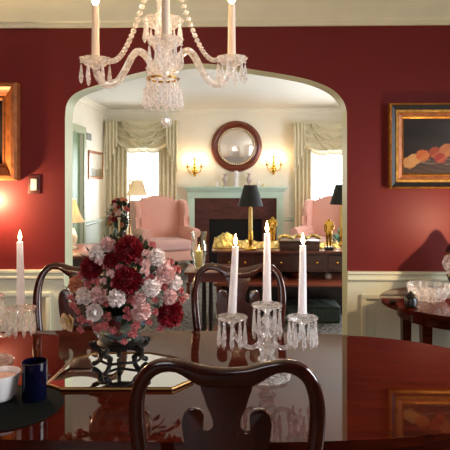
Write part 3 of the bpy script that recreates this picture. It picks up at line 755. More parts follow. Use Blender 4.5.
bz = pc.z+.0095
st = thing('wooden_stand', 'dark carved wooden stand holding up the flower bowl', 'stand', (pc.x, pc.y, bz))
SH = .10
bm = NB(); lathe(bm, [(.06, SH-.02), (.08, SH-.018), (.085, SH-.008), (.075, SH), (0.0, SH)], (0, 0, 0), 28); obj('stand_top', bm, M['ebony'], st)
for k in range(5):
    a = PI/2+k*2*PI/5+.3; dr = Vector((math.cos(a), math.sin(a), 0)); Z = lambda z, r: dr*r+Vector((0, 0, z))
    bm = NB(); tube(bm, spline([Z(SH-.012, .07), Z(SH-.016, .095), Z(SH-.032, .10), Z(SH-.042, .08), Z(.042, .072), Z(.025, .076), Z(.014, .088), Z(.0085, .098)], 6), .0085, 8); ball(bm, Z(.0095, .098), .0095)
    ball(bm, Z(.048, .072), .011); ball(bm, Z(SH-.02, .108), .010); obj('leg', bm, M['ebony'], st)
    bm = NB(); pts = [Vector((math.cos(a+j*2*PI/50), math.sin(a+j*2*PI/50), 0))*(.072+.008*math.sin(j/10*PI))+Vector((0, 0, .030+.008*math.sin(j/10*PI))) for j in range(11)]; tube(bm, pts, .005, 8); obj('stretcher', bm, M['ebony'], st)
bw = thing('porcelain_bowl', 'painted porcelain bowl full of flowers on the dark stand', 'bowl', (pc.x, pc.y, bz+SH+.0005))
bm = NB(); lathe(bm, [(.045, 0), (.047, .008), (.07, .02), (.1, .05), (.112, .085), (.113, .11), (.109, .11), (.106, .086), (.094, .052), (.05, .02), (0, .018)], (0, 0, 0), 40); obj('bowl_body', bm, M['bowlpaint'], bw)

fc = Vector((pc.x, pc.y, bz+.262))
def petal(bm, o, d, up, L, w, curl, n=3):
    d = d.normalized(); sd = d.cross(up)
    if sd.length < 1e-4: sd = Vector((1, 0, 0))
    sd.normalize(); nn = sd.cross(d).normalized(); rows = []
    for i in range(n+1):
        t = i/n; ww = w*math.sin(PI*(.12+.80*t))*(1 if t < .99 else .55); c = o+d*(L*t)+nn*(curl*L*t*t)
        rows.append((bm.verts.new(c-sd*ww+nn*ww*.25), bm.verts.new(c), bm.verts.new(c+sd*ww+nn*ww*.25)))
    for A, B in zip(rows, rows[1:]):
        bm.faces.new((A[0], A[1], B[1], B[0])); bm.faces.new((A[1], A[2], B[2], B[1]))
def bloom(n, r0, w, curl, rnd, ruffle=0, low=-.25):
    """dense round bloom facing +z, unit radius: petals set over a dome, each reaching outwards"""
    bm = NB()
    for k in range(n):
        z = 1-(1-low)*(k+.5)/n; a = k*2.39996; q = math.sqrt(max(0, 1-z*z))
        d = Vector((q*math.cos(a), q*math.sin(a), z)); o = d*r0*.8
        d2 = (d+Vector((0, 0, .35))*(1-z)+Vector((rnd.uniform(-1, 1), rnd.uniform(-1, 1), rnd.uniform(-1, 1)))*(.12+ruffle)).normalized()
        up = Vector((0, 0, 1)) if ruffle == 0 else Vector((rnd.uniform(-1, 1), rnd.uniform(-1, 1), rnd.uniform(-1, 1)))
        petal(bm, o, d2, up, (1-r0*.8)*rnd.uniform(.85, 1.1), w*rnd.uniform(.8, 1.2), curl*rnd.uniform(.3, 1.4))
    ball(bm, (0, 0, 0), r0*.9, (1, 1, .9), 10)
    return bm
rr = random.Random(11)
protos = {}
def flower_mesh(kind):
    if kind not in protos:
        if kind == 'dahlia': bm = bloom(170, .66, .12, -.1, rr, .08, -.2)
        elif kind == 'carnation': bm = bloom(75, .62, .24, .3, rr, .35, -.15)
        elif kind == 'rose': bm = bloom(26, .5, .36, .55, rr, 0, -.1)
        elif kind == 'lily': bm = bloom(11, .3, .52, -.15, rr, 0, .15)
        else: bm = bloom(20, .5, .40, .45, rr, .1, -.2)
        bmesh.ops.recalc_face_normals(bm, faces=bm.faces)
        for f in bm.faces: f.smooth = True
        me = bpy.data.meshes.new(kind+'_petals'); bm.to_mesh(me); bm.free(); protos[kind] = me
        sb = NB(); tube(sb, [(0, 0, -.2), (0, 0, -1.0), (0, 0, -1.9)], [.09, .06, .05], 6)
        me2 = bpy.data.meshes.new(kind+'_stem'); sb.to_mesh(me2); sb.free(); me2.materials.append(M['stem']); protos[kind+'s'] = me2
    return protos[kind], protos[kind+'s']
tint = {}
def flower(kind, px, py, rpx, m, label, group, front=None, cat='flower', face=None):
    """one cut bloom on the front of the dome, facing outwards"""
    sc = 520/(pc.y+3.33); R = rpx/sc
    # dome: half-ellipsoid around fc
    DXr, DYr, DZr = .225, .19, .265
    p0 = at(px, py, pc.y); u = (p0.x-fc.x)/DXr; w = (p0.z-fc.z)/DZr
    k = max(0.0, 1-u*u-w*w); y = -DYr*math.sqrt(k)-(.025 if m in ('white', 'blush', 'butter') else 0)
    p = at(px, py, pc.y+y)
    n = Vector((u/DXr*.2, (y/DYr)/DYr*.2-.35, w/DZr*.2+.12)).normalized() if face is None else Vector(face).normalized()
    key = (kind, m); me, ms = flower_mesh(kind)
    if key not in tint:
        mm = me.copy(); mm.materials.clear(); mm.materials.append(M[m]); tint[key] = mm
    o = bpy.data.objects.new(kind, tint[key]); COL.objects.link(o); o.location = p; o.scale = (R,)*3
    q = n.to_track_quat('Z', 'Y'); o.rotation_mode = 'QUATERNION'; o.rotation_quaternion = q
    s = bpy.data.objects.new('stem', ms); COL.objects.link(s); s.parent = o
    if kind == 'lily':
        s2 = bpy.data.objects.new('stamen', stamen_mesh()); COL.objects.link(s2); s2.parent = o
    tag(o, label, cat, group); return o
_sm = []
def stamen_mesh():
    if not _sm:
        bm = NB(); ball(bm, (0, 0, .22), .22, (1, 1, .8), 10); me = bpy.data.meshes.new('stamen'); bm.to_mesh(me); bm.free(); me.materials.append(M['pollen']); _sm.append(me)
    return _sm[0]
G1, G2, G3, G4 = 'crimson dahlias in the bowl', 'white blooms in the bowl', 'blush and peach blooms in the bowl', 'small pink spray blossoms in the bowl'
for px, py, r, l in ((129, 250, 14.5, 'large crimson dahlia at the top of the table bouquet'), (127, 281, 14.5, 'large crimson dahlia in the middle of the bouquet'), (93, 268, 12.5, 'crimson dahlia on the upper left side of bouquet'), (169, 313, 14.5, 'crimson dahlia at the lower right of the bouquet'), (111, 261, 8, 'small crimson dahlia between the top and left dahlias')):
    flower('dahlia', px, py, r, 'dahlia', l, G1)
for px, py, r, l in ((98, 253, 9, 'white carnation at the upper left of the bouquet'), (156, 258, 9, 'white carnation at the upper right of the bouquet'), (85, 296, 9, 'white carnation at far left beside the blush carnation'), (117, 298, 9, 'white carnation below the middle crimson dahlia'), (151, 288, 9, 'white carnation right of the middle crimson dahlia'), (174, 283, 8, 'white carnation on the right rim of bouquet')):
    flower('carnation', px, py, r*1.03, 'white', l, G2)
flower('rose', 96.5, 311, 10, 'white', 'white open rose low on the left of the bouquet', G2)
for px, py, r, m, l in ((165, 274, 10, 'blush', 'blush carnation at the right below the upper white one'), (169, 297, 8, 'blush', 'pale pink carnation just above the lower right dahlia'), (99.5, 295, 9, 'blush', 'blush carnation between two white ones at left'), (141, 311, 10, 'blush', 'blush carnation low at the centre of bouquet'), (140, 297, 6, 'blush', 'small blush carnation above the low central one'), (77, 285, 9, 'peach', 'peach carnation on the left rim of the bouquet'), (108, 245, 8, 'blush', 'pale lilac-pink carnation at the top left of bouquet')):
    flower('carnation', px, py, r, m, l, G3)
flower('lily', 71, 320, 11, 'butter', 'cream open lily with yellow centre at lower left', G3)
small = [(107, 267), (97, 281), (145, 271), (152, 245), (158, 262), (166, 264), (181, 300), (160, 269), (108, 316), (105, 325), (136, 325), (134, 316), (82, 319), (81, 329), (124, 341), (74, 305), (150, 278), (111, 274), (139, 261), (115, 284), (158, 281), (178, 311), (89, 284), (186, 297), (113, 330), (128, 316), (146, 254), (176, 270), (177, 323), (160, 328), (72, 297), (120, 268), (155, 300), (90, 320), (82, 275), (104, 281), (144, 283), (163, 287), (131, 300), (106, 303), (127, 310), (149, 322), (78, 311), (118, 250), (146, 264), (170, 262), (180, 291), (100, 261), (87, 262), (133, 333), (98, 327), (155, 312)]
for i, (px, py) in enumerate(small):
    flower('spray_blossom', px, py, rr.uniform(3.4, 5.2), ('rose', 'rose', 'blush')[i % 3] if py < 300 else 'rose', 'small pink spray blossom tucked between the larger blooms', G4)
# leaves: nobody could count them
bm = NB()
for k in range(420):
    a = rr.uniform(0, 2*PI); e = rr.uniform(-.35, 1.45); d = Vector((math.cos(a)*math.cos(e), math.sin(a)*math.cos(e), math.sin(e)))
    o = Vector((d.x*.16, d.y*.14, d.z*.19))*rr.uniform(.55, .98)
    petal(bm, o, d+Vector((rr.uniform(-.5, .5), rr.uniform(-.5, .5), rr.uniform(-.4, .4))), Vector((0, 0, 1)), rr.uniform(.035, .065), .011, rr.uniform(-.3, .3))
ball(bm, (0, 0, .01), .10, (1, 1, .9), 16)
tag(obj('bouquet_foliage', bm, M['leaf'], None, fc), 'dark green leaves filling the bouquet between its blooms', 'foliage', None, 'stuff')

# ------------------------------------------------------------------ left foreground: placemat, tumbler, bowl
A = at_z(8, 407, TZ)
bm = NB(); lathe(bm, [(.160, 0), (.162, .002), (.160, .004), (.15, .0045), (0, .004)], (0, 0, 0), 48); tag(obj('placemat', bm, M['mat'], None, (A.x, A.y, TZ+.0005)), 'round dark placemat at the left edge of table', 'placemat')
A = at_z(34.5, 400, TZ)
bm = NB(); lathe(bm, [(.0345, 0), (.037, .004), (.0385, .115), (.036, .116), (.0345, .008), (0, .007)], (0, 0, 0), 32); tag(obj('glass_tumbler', bm, M['cobalt'], None, (A.x, A.y, TZ+.0058)), 'cobalt blue glass tumbler standing on the dark placemat', 'glass')
A = at_z(1, 400, TZ)
t = thing('ribbed_bowl', 'white ribbed bowl with a pink inside at left edge', 'bowl', (A.x, A.y, TZ+.0058))
bm = NB(); lathe(bm, [(.035, 0)]+[(.04+.018*k/12+.0018*(k % 2), .006+.074*k/12) for k in range(13)]+[(.055, .08), (.036, .01), (0, .01)], (0, 0, 0), 40); obj('bowl_body', bm, M['porcelain'], t)
bm = NB(); lathe(bm, [(.0, .055), (.045, .056), (.048, .062), (.03, .07), (0, .072)], (0, 0, 0), 28); obj('filling', bm, M['blush'], t)

# ------------------------------------------------------------------ right: side table with crystal
SZ = .785; rx, ry, scy = .46, .40, -.445
scx = at(384.5, 303, scy-.05).x+rx
t = thing('side_table', 'dark oval side table against the cream wainscot', 'side table', (scx, scy, 0))
ov = lambda off: [((rx-off)*math.cos(2*PI*k/72), (ry-off)*math.sin(2*PI*k/72)) for k in range(72)]
bm = NB(); slab(bm, ov(0), lambda u, v, w: (u, v, SZ-.02+w), .02, .005, 2); obj('tabletop', bm, M['mahog'], t)
bm = NB(); slab(bm, ov(.09), lambda u, v, w: (u, v, SZ-.09+w), .0695); obj('apron', bm, M['mahog'], t)
for a in (35, 145, 215, 325, 262):
    x, y = (rx-.12)*math.cos(math.radians(a)), (ry-.12)*math.sin(math.radians(a))
    bm = NB(); w1, w2 = .026, .015
    vs = [[bm.verts.new((x+sx*w, y+sy*w, z)) for sx, sy in ((-1, -1), (1, -1), (1, 1), (-1, 1))] for w, z in ((w2, .0005), (w1, SZ-.0905))]
    for k in range(4): bm.faces.new((vs[0][k], vs[0][(k+1) % 4], vs[1][(k+1) % 4], vs[1][k]))
    bm.faces.new(vs[0]); bm.faces.new(vs[1]); obj('leg', bm, M['mahog'], t)
A = at_z(428.5, 299, SZ+.0005)
bm = NB(); lathe(bm, [(.08, 0), (.085, .006), (.100, .026), (.108, .05), (.113, .080), (.108, .083), (.100, .054), (.096, .034), (.06, .016), (0, .015)], (0, 0, 0), 64, .035, 16)
for v in bm.verts:
    if v.co.z > .02: v.co.xy *= 1+.012*math.sin(v.co.z*190+math.atan2(v.co.y, v.co.x)*8)
tag(obj('crystal_bowl', bm, M['cut_glass'], None, (A.x, A.y, SZ+.0005), angle=12), 'cut crystal bowl on the dark oval side table', 'bowl')
A = at_z(411, 307, SZ+.0005)
t = thing('black_jar', 'small black lidded jar in front of the crystal bowl', 'jar', (A.x, A.y, SZ+.0005))
bm = NB(); lathe(bm, [(.022, 0), (.032, .01), (.034, .035), (.028, .05), (0, .05)], (0, 0, 0), 20); obj('jar_body', bm, M['black'], t)
bm = NB(); lathe(bm, [(.03, .0505), (.031, .056), (.02, .066), (.007, .07), (.008, .08), (0, .083)], (0, 0, 0), 20); obj('lid', bm, M['black'], t)
A = at_z(393, 303.5, SZ+.0005)
bm = NB(); lathe(bm, [(.012, 0), (.022, .006), (.026, .014), (.022, .014), (.012, .006), (0, .005)], (0, 0, 0), 18); tag(obj('black_dish', bm, M['black'], None, (A.x, A.y, SZ+.0005)), 'tiny black dish on the left corner of side table', 'dish')
A = at(461.5, 290, -.22)
t = thing('crystal_lamp', 'crystal and black urn-shaped lamp at the right edge of photo', 'lamp', (A.x, -.25, SZ+.0005))
bm = NB(); lathe(bm, [(.07, 0), (.075, .012), (.06, .03), (.05, .045), (.08, .062), (.09, .085), (.07, .1)], (0, 0, 0), 32); obj('foot', bm, M['black'], t)
bm = NB(); lathe(bm, [(.06, .101), (.1, .13), (.115, .17), (.1, .21), (.075, .225)], (0, 0, 0), 48, .04, 16); obj('lamp_body', bm, M['crystal'], t, angle=12)
bm = NB(); lathe(bm, [(.08, .226), (.1, .24), (.094, .262), (.066, .29), (.034, .32), (.014, .352), (0, .36)], (0, 0, 0), 32); obj('collar', bm, M['black'], t)
bm = NB()
for r, z in ((.091, .098), (.102, .2295)): 
    pts = [Vector((r*math.cos(2*PI*k/36), r*math.sin(2*PI*k/36), z)) for k in range(37)]; tube(bm, pts, .004, 6)
obj('gilt_band', bm, M['brass'], t)

q = at(492, 290, -.47)
t = thing('candlestick', 'brass candlestick on the side table beyond the right edge', 'candlestick', (q.x, -.47, SZ+.0005))
bm = NB(); lathe(bm, [(.05, 0), (.052, .008), (.03, .018), (.012, .035), (.02, .06), (.011, .08), (.014, .15), (.02, .165), (.026, .17), (.02, .18), (0, .18)], (0, 0, 0), 24); obj('stick', bm, M['brass'], t)
make_candle((q.x, -.47, SZ+.181), .165, 0, 'white candle in the brass candlestick at far right', power=20)

# ------------------------------------------------------------------ chandelier
CH = at(163, 58, -1.58); cx, cy = CH.x, -1.58; Zp = lambda y: at(163, y, -1.58).z; PX = 1.75/520
ct = thing('chandelier', 'crystal chandelier with candle arms and bead swags over table', 'chandelier', (cx, cy, 0))
bm = NB(); lathe(bm, [(.012, Zp(76)), (.05, Zp(72)), (.058, Zp(68)), (.03, Zp(62)), (.022, Zp(54)), (.036, Zp(46)), (.04, Zp(40)), (.02, Zp(34)), (.016, Zp(26)), (.03, Zp(18)), (.018, Zp(10)), (.022, Zp(0)), (.03, Zp(-8)), (.014, Zp(-20)), (.02, 2.2), (.008, 2.24), (.008, 2.56)], (0, 0, 0), 20, .04, 10); obj('stem', bm, M['crystal'], ct, angle=20)
bm = NB(); lathe(bm, [(.008, 2.555), (.05, 2.575), (.065, 2.62), (.065, CEIL-.001), (0, CEIL-.001)], (0, 0, 0), 24); obj('ceiling_canopy', bm, M['brass'], ct)
bm = NB(); lathe(bm, [(.02, Zp(28)), (.045, Zp(27)), (.066, Zp(22)), (.07, Zp(20)), (.064, Zp(20)), (.02, Zp(24.5))], (0, 0, 0), 36, .05, 9); ud = obj('crown_dish', bm, M['crystal'], ct, angle=20)
for i in range(9):
    a = 2*PI*(i+.5)/9; prism('prism', ud, (.062*math.cos(a), .062*math.sin(a), Zp(25)), .062, .008, 'crystal')
# lower basket of drops and the ball under it
bm = NB(); pts = [Vector((.052*math.cos(2*PI*k/30), .052*math.sin(2*PI*k/30), Zp(79))) for k in range(31)]; tube(bm, pts, .004, 6); tube(bm, [(-.052, 0, Zp(79)), (0, 0, Zp(74)), (.052, 0, Zp(79))], .003, 6); tube(bm, [(0, -.052, Zp(79)), (0, 0, Zp(74)), (0, .052, Zp(79))], .003, 6)
bk = obj('drop_ring', bm, M['brass'], ct)
for ring, (r, z, n, L) in enumerate(((.053, Zp(81), 14, .055), (.062, Zp(92), 14, .06), (.035, Zp(88), 8, .07))):
    for i in range(n):
        a = 2*PI*(i+.5*ring)/n; prism('prism', bk, (r*math.cos(a), r*math.sin(a), z), L, .0085, 'crystal')
bm = NB(); tube(bm, [(.012, 0, Zp(76)), (.012, 0, Zp(117))], .002, 6); ball(bm, (.012, 0, Zp(122)), .019, seg=10); obj('ball_drop', bm, M['crystal'], ct, angle=10)
for ai, ang in enumerate((178, 1, -80, 100)):
    a = math.radians(ang); dr = Vector((math.cos(a), math.sin(a), 0)); V = lambda r, y: dr*r+Vector((0, 0, Zp(y)))
    bm = NB(); tube(bm, spline([V(.03, 70), V(.055, 57), V(.082, 51), V(.105, 56), V(.13, 70), V(.16, 82), V(.195, 84), V(.222, 76), V(.232, 66)], 7), .0125, 10)
    arm = obj('arm', bm, M['crystal'], ct)
    bm = NB(); lathe(bm, [(.008, -.028), (.02, -.022), (.035, -.014), (.05, .002), (.054, .006), (.048, .009), (.02, -.002), (.015, .004), (0, .004)], (0, 0, 0), 40, .05, 10); bo = obj('bobeche', bm, M['crystal'], ct, V(.232, 60), angle=20)
    for i in range(6):
        a2 = 2*PI*(i+.25)/6; prism('prism', bo, (.047*math.cos(a2), .047*math.sin(a2), -.012), .068, .0085, 'crystal')
    c0 = V(.232, 60)
    bm = NB(); lathe(bm, [(.0150, .0045), (.0150, .02), (.0135, .022), (.0115, .186), (0, .186)], c0, 18); obj('candle_sleeve', bm, M['cwax'], ct)
    bm = NB(); lathe(bm, [(.004, .1865), (.0115, .2), (.012, .212), (.005, .238), (0, .248)], c0, 14); obj('bulb', bm, M['bulb'], ct)
    point('chandelier_light', Vector((cx, cy, 0))+c0+Vector((0, 0, .213)), 2.2, WARM, .015)
    # bead swag from the crown to this bobeche
    bm = NB(); A = dr*.05+Vector((0, 0, Zp(-14))); B = V(.188, 59); N = 20
    for k in range(N):
        s = k/(N-1); p = A.lerp(B, s); p.z -= .085*4*s*(1-s)*(.6+.4*s); ball(bm, p, .0098 if ai != 1 else .0085, seg=8)
    obj('bead_swag', bm, M['crystal'], ct)

# ------------------------------------------------------------------ living room: wing chairs
def make_wingchair(label, loc, rz):
    t = thing('wing_chair', label, 'armchair', loc, rz)
    bm = NB(); box(bm, (-.36, -.40, .25), (.36, .32, .41), .03, 3); obj('seat_base', bm, M['pink'], t)
    bm = NB(); box(bm, (-.29, -.44, .412), (.29, .20, .56), .055, 4); obj('seat_cushion', bm, M['cushion'], t)
    half = [(.34, .30), (.355, .6), (.37, .9), (.365, 1.06), (.31, 1.12), (.22, 1.135), (.12, 1.185), (0, 1.20)]
    H_ = [(p.x, p.y) for p in spline([(x, z, 0) for x, z in half], 4)]
    bm = NB(); slab(bm, H_+[(-x, z) for x, z in H_[-2::-1]], lambda u, v, w: (u, .20+w+.10*(v-.4), v), .15, .05, 4); obj('backrest', bm, M['pink'], t)
    for s in (-1, 1):
        wo = [(.34, .62), (.40, 1.08), (.30, 1.125), (.17, 1.11), (.07, 1.03), (.05, .92), (.07, .80), (.02, .70), (.02, .60)]
        W_ = [(p.x, p.y) for p in spline([(y, z, 0) for y, z in wo], 3, True)]
        bm = NB(); slab(bm, W_, lambda u, v, w: (s*(.335+w+.02*(v-.6)), u, v), .085, .03, 3); obj('wing', bm, M['pink'], t)
        bm = NB(); box(bm, (min(s*.30, s*.41), -.36, .26), (max(s*.30, s*.41), .30, .66), .03, 3); tube(bm, [(s*.375, -.40, .655), (s*.375, -.2, .66), (s*.37, .25, .67)], [.068, .07, .06], 16); obj('armrest', bm, M['pink'], t)
        bm = NB(); tube(bm, spline([(s*.31, -.35, .26), (s*.33, -.385, .18), (s*.315, -.37, .08), (s*.33, -.40, .014)], 4), [.035, .034, .033, .03, .027, .024, .021, .02, .02, .021, .023, .026, .028], 10); obj('leg', bm, M['dark'], t)
        bm = NB(); tube(bm, [(s*.30, .28, .26), (s*.31, .34, .014)], [.028, .02], 8); obj('leg', bm, M['dark'], t)
    return t
LWY = 4.55
q = at(164, 240, LWY); wc = make_wingchair('pink wing chair left of the fireplace by floor lamp', (q.x, LWY, .0125), math.radians(26))
q = at(327, 240, LWY+.1); dup(wc, 'pink wing chair right of the fireplace behind gold statuette', (q.x, LWY+.1, .0125), math.radians(-30))

# floor lamp behind the left chair
Y = 5.05; q = at(137, 188, Y); q2 = at(129.5, 200, Y); s_ = (Y+3.33)/520
t = thing('floor_lamp', 'floor lamp with a linen shade behind the left wing chair', 'floor lamp', (q2.x, Y, 0))
dx = q.x-q2.x; zt = at(137, 180, Y).z; zb = at(137, 195.5, Y).z
bm = NB(); lathe(bm, [(.13, .013), (.13, .02), (.04, .04), (.012, .06), (.01, zt-.0), (0, zt)], (0, 0, 0), 20)
for k in range(30): ball(bm, (0, 0, .1+k*(zt-.15)/30), .019, seg=8)
obj('pole', bm, M['brass'], t)
bm = NB(); tube(bm, spline([(0, 0, zt-.02), (dx*.5, 0, zt+.05), (dx, 0, zt+.04), (dx, 0, zt-.03)], 5), .007, 8); obj('arm', bm, M['brass'], t)
bm = NB(); lathe(bm, [(.085, zt-.005), (10.2*s_, zb), (10.2*s_-.004, zb), (.081, zt-.005)], (dx, 0, 0), 32); bmesh.ops.delete(bm, geom=[f for f in bm.faces if len(f.verts) > 4], context='FACES_ONLY'); obj('lamp_shade', bm, M['tanshade'], t)

# left: dark table with a lit lamp
Y0, Y1 = 1.50, 2.45; TT = .7275
x1 = at(101, 256, Y0).x
t = thing('drum_table', 'dark low chest by the left jamb with a glossy top', 'chest', (x1-.45, (Y0+Y1)/2, .0125))
hy = (Y1-Y0)/2
bm = NB(); box(bm, (-.47, -hy-.015, TT-.03), (.47, hy, TT), .008); obj('chest_top', bm, M['console'], t)
bm = NB(); box(bm, (-.44, -hy+.012, .10), (.44, hy-.02, TT-.031), .004); obj('body', bm, M['dark'], t)
for k in range(3):
    bm = NB(); z = .13+k*.195; box(bm, (-.41, -hy+.002, z), (.41, -hy+.0115, z+.175), .003, 1); dwr = obj('drawer', bm, M['dark'], t)
    for sx in (-.24, .24):
        bm = NB(); ball(bm, (sx, -hy-.010, z+.09), .016); obj('knob', bm, M['brass'], dwr)
for sx in (-.39, .39):
    for sy in (-hy+.06, hy-.07):
        bm = NB(); lathe(bm, [(.02, .0005), (.032, .03), (.03, .08), (.04, .0995)], (sx, sy, 0), 12); obj('foot', bm, M['dark'], t)
t.name = 'dark_chest'
Y = 2.0; q = at(71.5, 222, Y); s_ = (Y+3.33)/520
t = thing('table_lamp', 'lit table lamp with a cream bell shade by the left jamb', 'lamp', (q.x, Y, .7405))
zt, zb = at(71, 199, Y).z-.7405, at(71, 222, Y).z-.7405
bm = NB(); lathe(bm, [(.05, 0), (.055, .015), (.03, .03), (.055, .08), (.06, .13), (.035, .19), (.015, .21), (.008, .23), (.008, zb+.1), (0, zb+.1)], (0, 0, 0), 24); obj('lamp_base', bm, M['pale'], t)
bm = NB(); lathe(bm, [(.045, zt), (.055, zt-.06), (.075, zt-.12), (.10, zb+.05), (.137, zb), (.134, zb), (.097, zb+.05), (.072, zt-.12), (.052, zt-.06), (.042, zt)], (0, 0, 0), 36); bmesh.ops.delete(bm, geom=[f for f in bm.faces if len(f.verts) > 4], context='FACES_ONLY'); obj('lamp_shade', bm, M['shade'], t)
point('lamp_light', (q.x, Y, .7405+zb+.12), 42, (1, .76, .46), .03)

# flowers by the window on a small round table, a twist candlestick
Y = 4.9; q = at(120, 240, Y); TT2 = at(120, 241, Y).z
t = thing('pedestal_table', 'small round dark table in the window corner', 'side table', (q.x, Y, 0))
bm = NB(); lathe(bm, [(.0, TT2-.02), (.21, TT2-.02), (.215, TT2-.01), (.21, TT2), (0, TT2)], (0, 0, 0), 32); obj('tabletop', bm, M['dark'], t)
bm = NB(); lathe(bm, [(.03, .2), (.05, .25), (.025, .35), (.02, .5), (.035, TT2-.021)], (0, 0, 0), 16); obj('pillar', bm, M['dark'], t)
for k in range(3):
    a = k*2*PI/3+.5; d = Vector((math.cos(a), math.sin(a), 0)); bm = NB(); tube(bm, spline([d*.02+Vector((0, 0, .25)), d*.12+Vector((0, 0, .2)), d*.22+Vector((0, 0, .033))], 5), .018, 8); obj('foot', bm, M['dark'], t)
t = thing('flower_arrangement', 'dried flower arrangement on the round corner table', 'flower arrangement', (q.x, Y+.06, TT2+.0005)); t.scale = (1.25, 1.0, 1.3)
bm = NB(); lathe(bm, [(.04, 0), (.06, .03), (.07, .08), (.05, .12), (.055, .13), (.045, .125), (0, .1)], (0, 0, 0), 20); obj('vase', bm, M['dark'], t)
bm = NB()
for k in range(330):
    a = rr.uniform(0, 2*PI); e = rr.uniform(-.3, 1.5); d = Vector((math.cos(a)*math.cos(e), math.sin(a)*math.cos(e), math.sin(e)))
    petal(bm, Vector((d.x*.15, d.y*.13, .24+d.z*.22))*1.0, d+Vector((rr.uniform(-.6, .6), rr.uniform(-.6, .6), rr.uniform(-.5, .5))), Vector((0, 0, 1)), rr.uniform(.04, .08), .014, 0)
ball(bm, (0, 0, .22), .1, (1, 1, 1.2), 12)
fo = obj('foliage', bm, M['leaf'], t); fo['kind'] = 'stuff'
me, _ = flower_mesh('carnation')
for k in range(24):
    a = rr.uniform(PI*1.05, PI*1.95); e = rr.uniform(-.3, 1.4); d = Vector((math.cos(a)*math.cos(e), math.sin(a)*math.cos(e), math.sin(e)))
    m = ('rose', 'peach', 'blush', 'dahlia')[k % 4]; mm = tint.get(('carnation', m))
    if mm is None: mm = me.copy(); mm.materials.clear(); mm.materials.append(M[m]); tint[('carnation', m)] = mm
    o = bpy.data.objects.new('bloom', mm); COL.objects.link(o); o.parent = t; o.location = (d.x*.19, d.y*.16, .25+d.z*.26); o.scale = (rr.uniform(.025, .042),)*3
    o.rotation_mode = 'QUATERNION'; o.rotation_quaternion = d.to_track_quat('Z', 'Y')
Y2 = Y-.17; q3 = at(119, 238, Y2)
bm = NB()
for k in range(2):
    pts = [(.010*math.cos(s*.9+k*PI), .010*math.sin(s*.9+k*PI), .02+s*.0105) for s in range(33)]; tube(bm, pts, .011, 8)
lathe(bm, [(.045, 0), (.045, .01), (.02, .02), (.014, .03)], (0, 0, 0), 16); lathe(bm, [(.014, .355), (.028, .365), (.025, .385), (0, .385)], (0, 0, 0), 16)
tag(obj('twist_candlestick', bm, M['pale'], None, (q3.x, Y2, TT2+.0005)), 'ivory twisted candlestick in front of the dried flowers', 'candlestick')
Y = 4.35; q = at(130.5, 236, Y)
t = thing('drink_table', 'tiny dark pedestal table left of the wing chair', 'side table', (q.x, Y, 0))
bm = NB(); lathe(bm, [(0, q.z-.02), (.075, q.z-.02), (.08, q.z), (.072, q.z), (.07, q.z-.008), (0, q.z-.008)], (0, 0, 0), 24); obj('tabletop', bm, M['dark'], t)
bm = NB(); lathe(bm, [(.08, .013), (.08, .025), (.02, .04), (.012, .1), (.014, .3), (.012, q.z-.021)], (0, 0, 0), 16); obj('pillar', bm, M['dark'], t)

# ------------------------------------------------------------------ console table with its ornaments
CY0, CY1, CT = 1.80, 2.32, .75
xa = at(211, 250, CY0).x; xb = at(372, 250, CY0).x
t = thing('console_table', 'mahogany console table with drawers seen through the archway', 'console table', ((xa+xb)/2, (CY0+CY1)/2, 0))
hx, hy = (xb-xa)/2, (CY1-CY0)/2
bm = NB(); ol = [(-hx+.10, -hy), (hx-.1, -hy), (hx-.03, -hy+.03), (hx, -hy+.12), (hx, hy), (-hx, hy), (-hx, -hy+.12), (-hx+.03, -hy+.03)]
slab(bm, ol, lambda u, v, w: (u, v, CT-.025+w), .025, .007, 2); obj('tabletop', bm, M['console'], t)
zA = at(280, 272, CY0+.03).z; zS = at(280, 281, CY0+.03).z
bm = NB(); box(bm, (-hx+.06, -hy+.045, zA), (hx-.06, hy-.03, CT-.0255), .003, 1); obj('apron', bm, M['console2'], t)
nd = 4; wdr = (2*hx-.16)/nd
for k in range(nd):
    x0 = -hx+.08+k*wdr; bm = NB(); box(bm, (x0+.012, -hy+.034, zA+.02), (x0+wdr-.012, -hy+.0445, CT-.045), .004, 1); dw = obj('drawer', bm, M['console2'], t)
    for f in (.28, .72):
        bm = NB(); tube(bm, [(x0+wdr*f, -hy+.0335, (zA+CT)/2-.01), (x0+wdr*f, -hy+.018, (zA+CT)/2-.01)], [.007, .011], 10); ball(bm, (x0+wdr*f, -hy+.014, (zA+CT)/2-.01), .014); obj('knob', bm, M['brass'], dw)
bm = NB(); box(bm, (-hx+.05, hy-.028, .014), (hx-.05, hy-.008, CT-.026)); obj('shade_panel', bm, M['dark'], t)  # dark panel added to stand in for the shade beneath the console
bm = NB(); box(bm, (-hx+.03, -hy-.10, zS-.03), (hx-.03, hy-.02, zS), .006); obj('lower_shelf', bm, M['shelf'], t)
for sx in (-1, 1):
    for sy in (-1, 1):
        x, y = sx*(hx-.075), sy*(hy-.07)
        bm = NB(); box(bm, (x-.025, y-.025, zS+.0005), (x+.025, y+.025, zA-.0005)); lathe(bm, [(.012, .013), (.022, .04), (.016, .1), (.03, .2), (.02, .28), (.032, zS-.031)], (x, y, 0), 14); obj('leg', bm, M['console'], t)
CTp = CT+.0005
def on_console(px, Yd): return at(px, 247, Yd).x
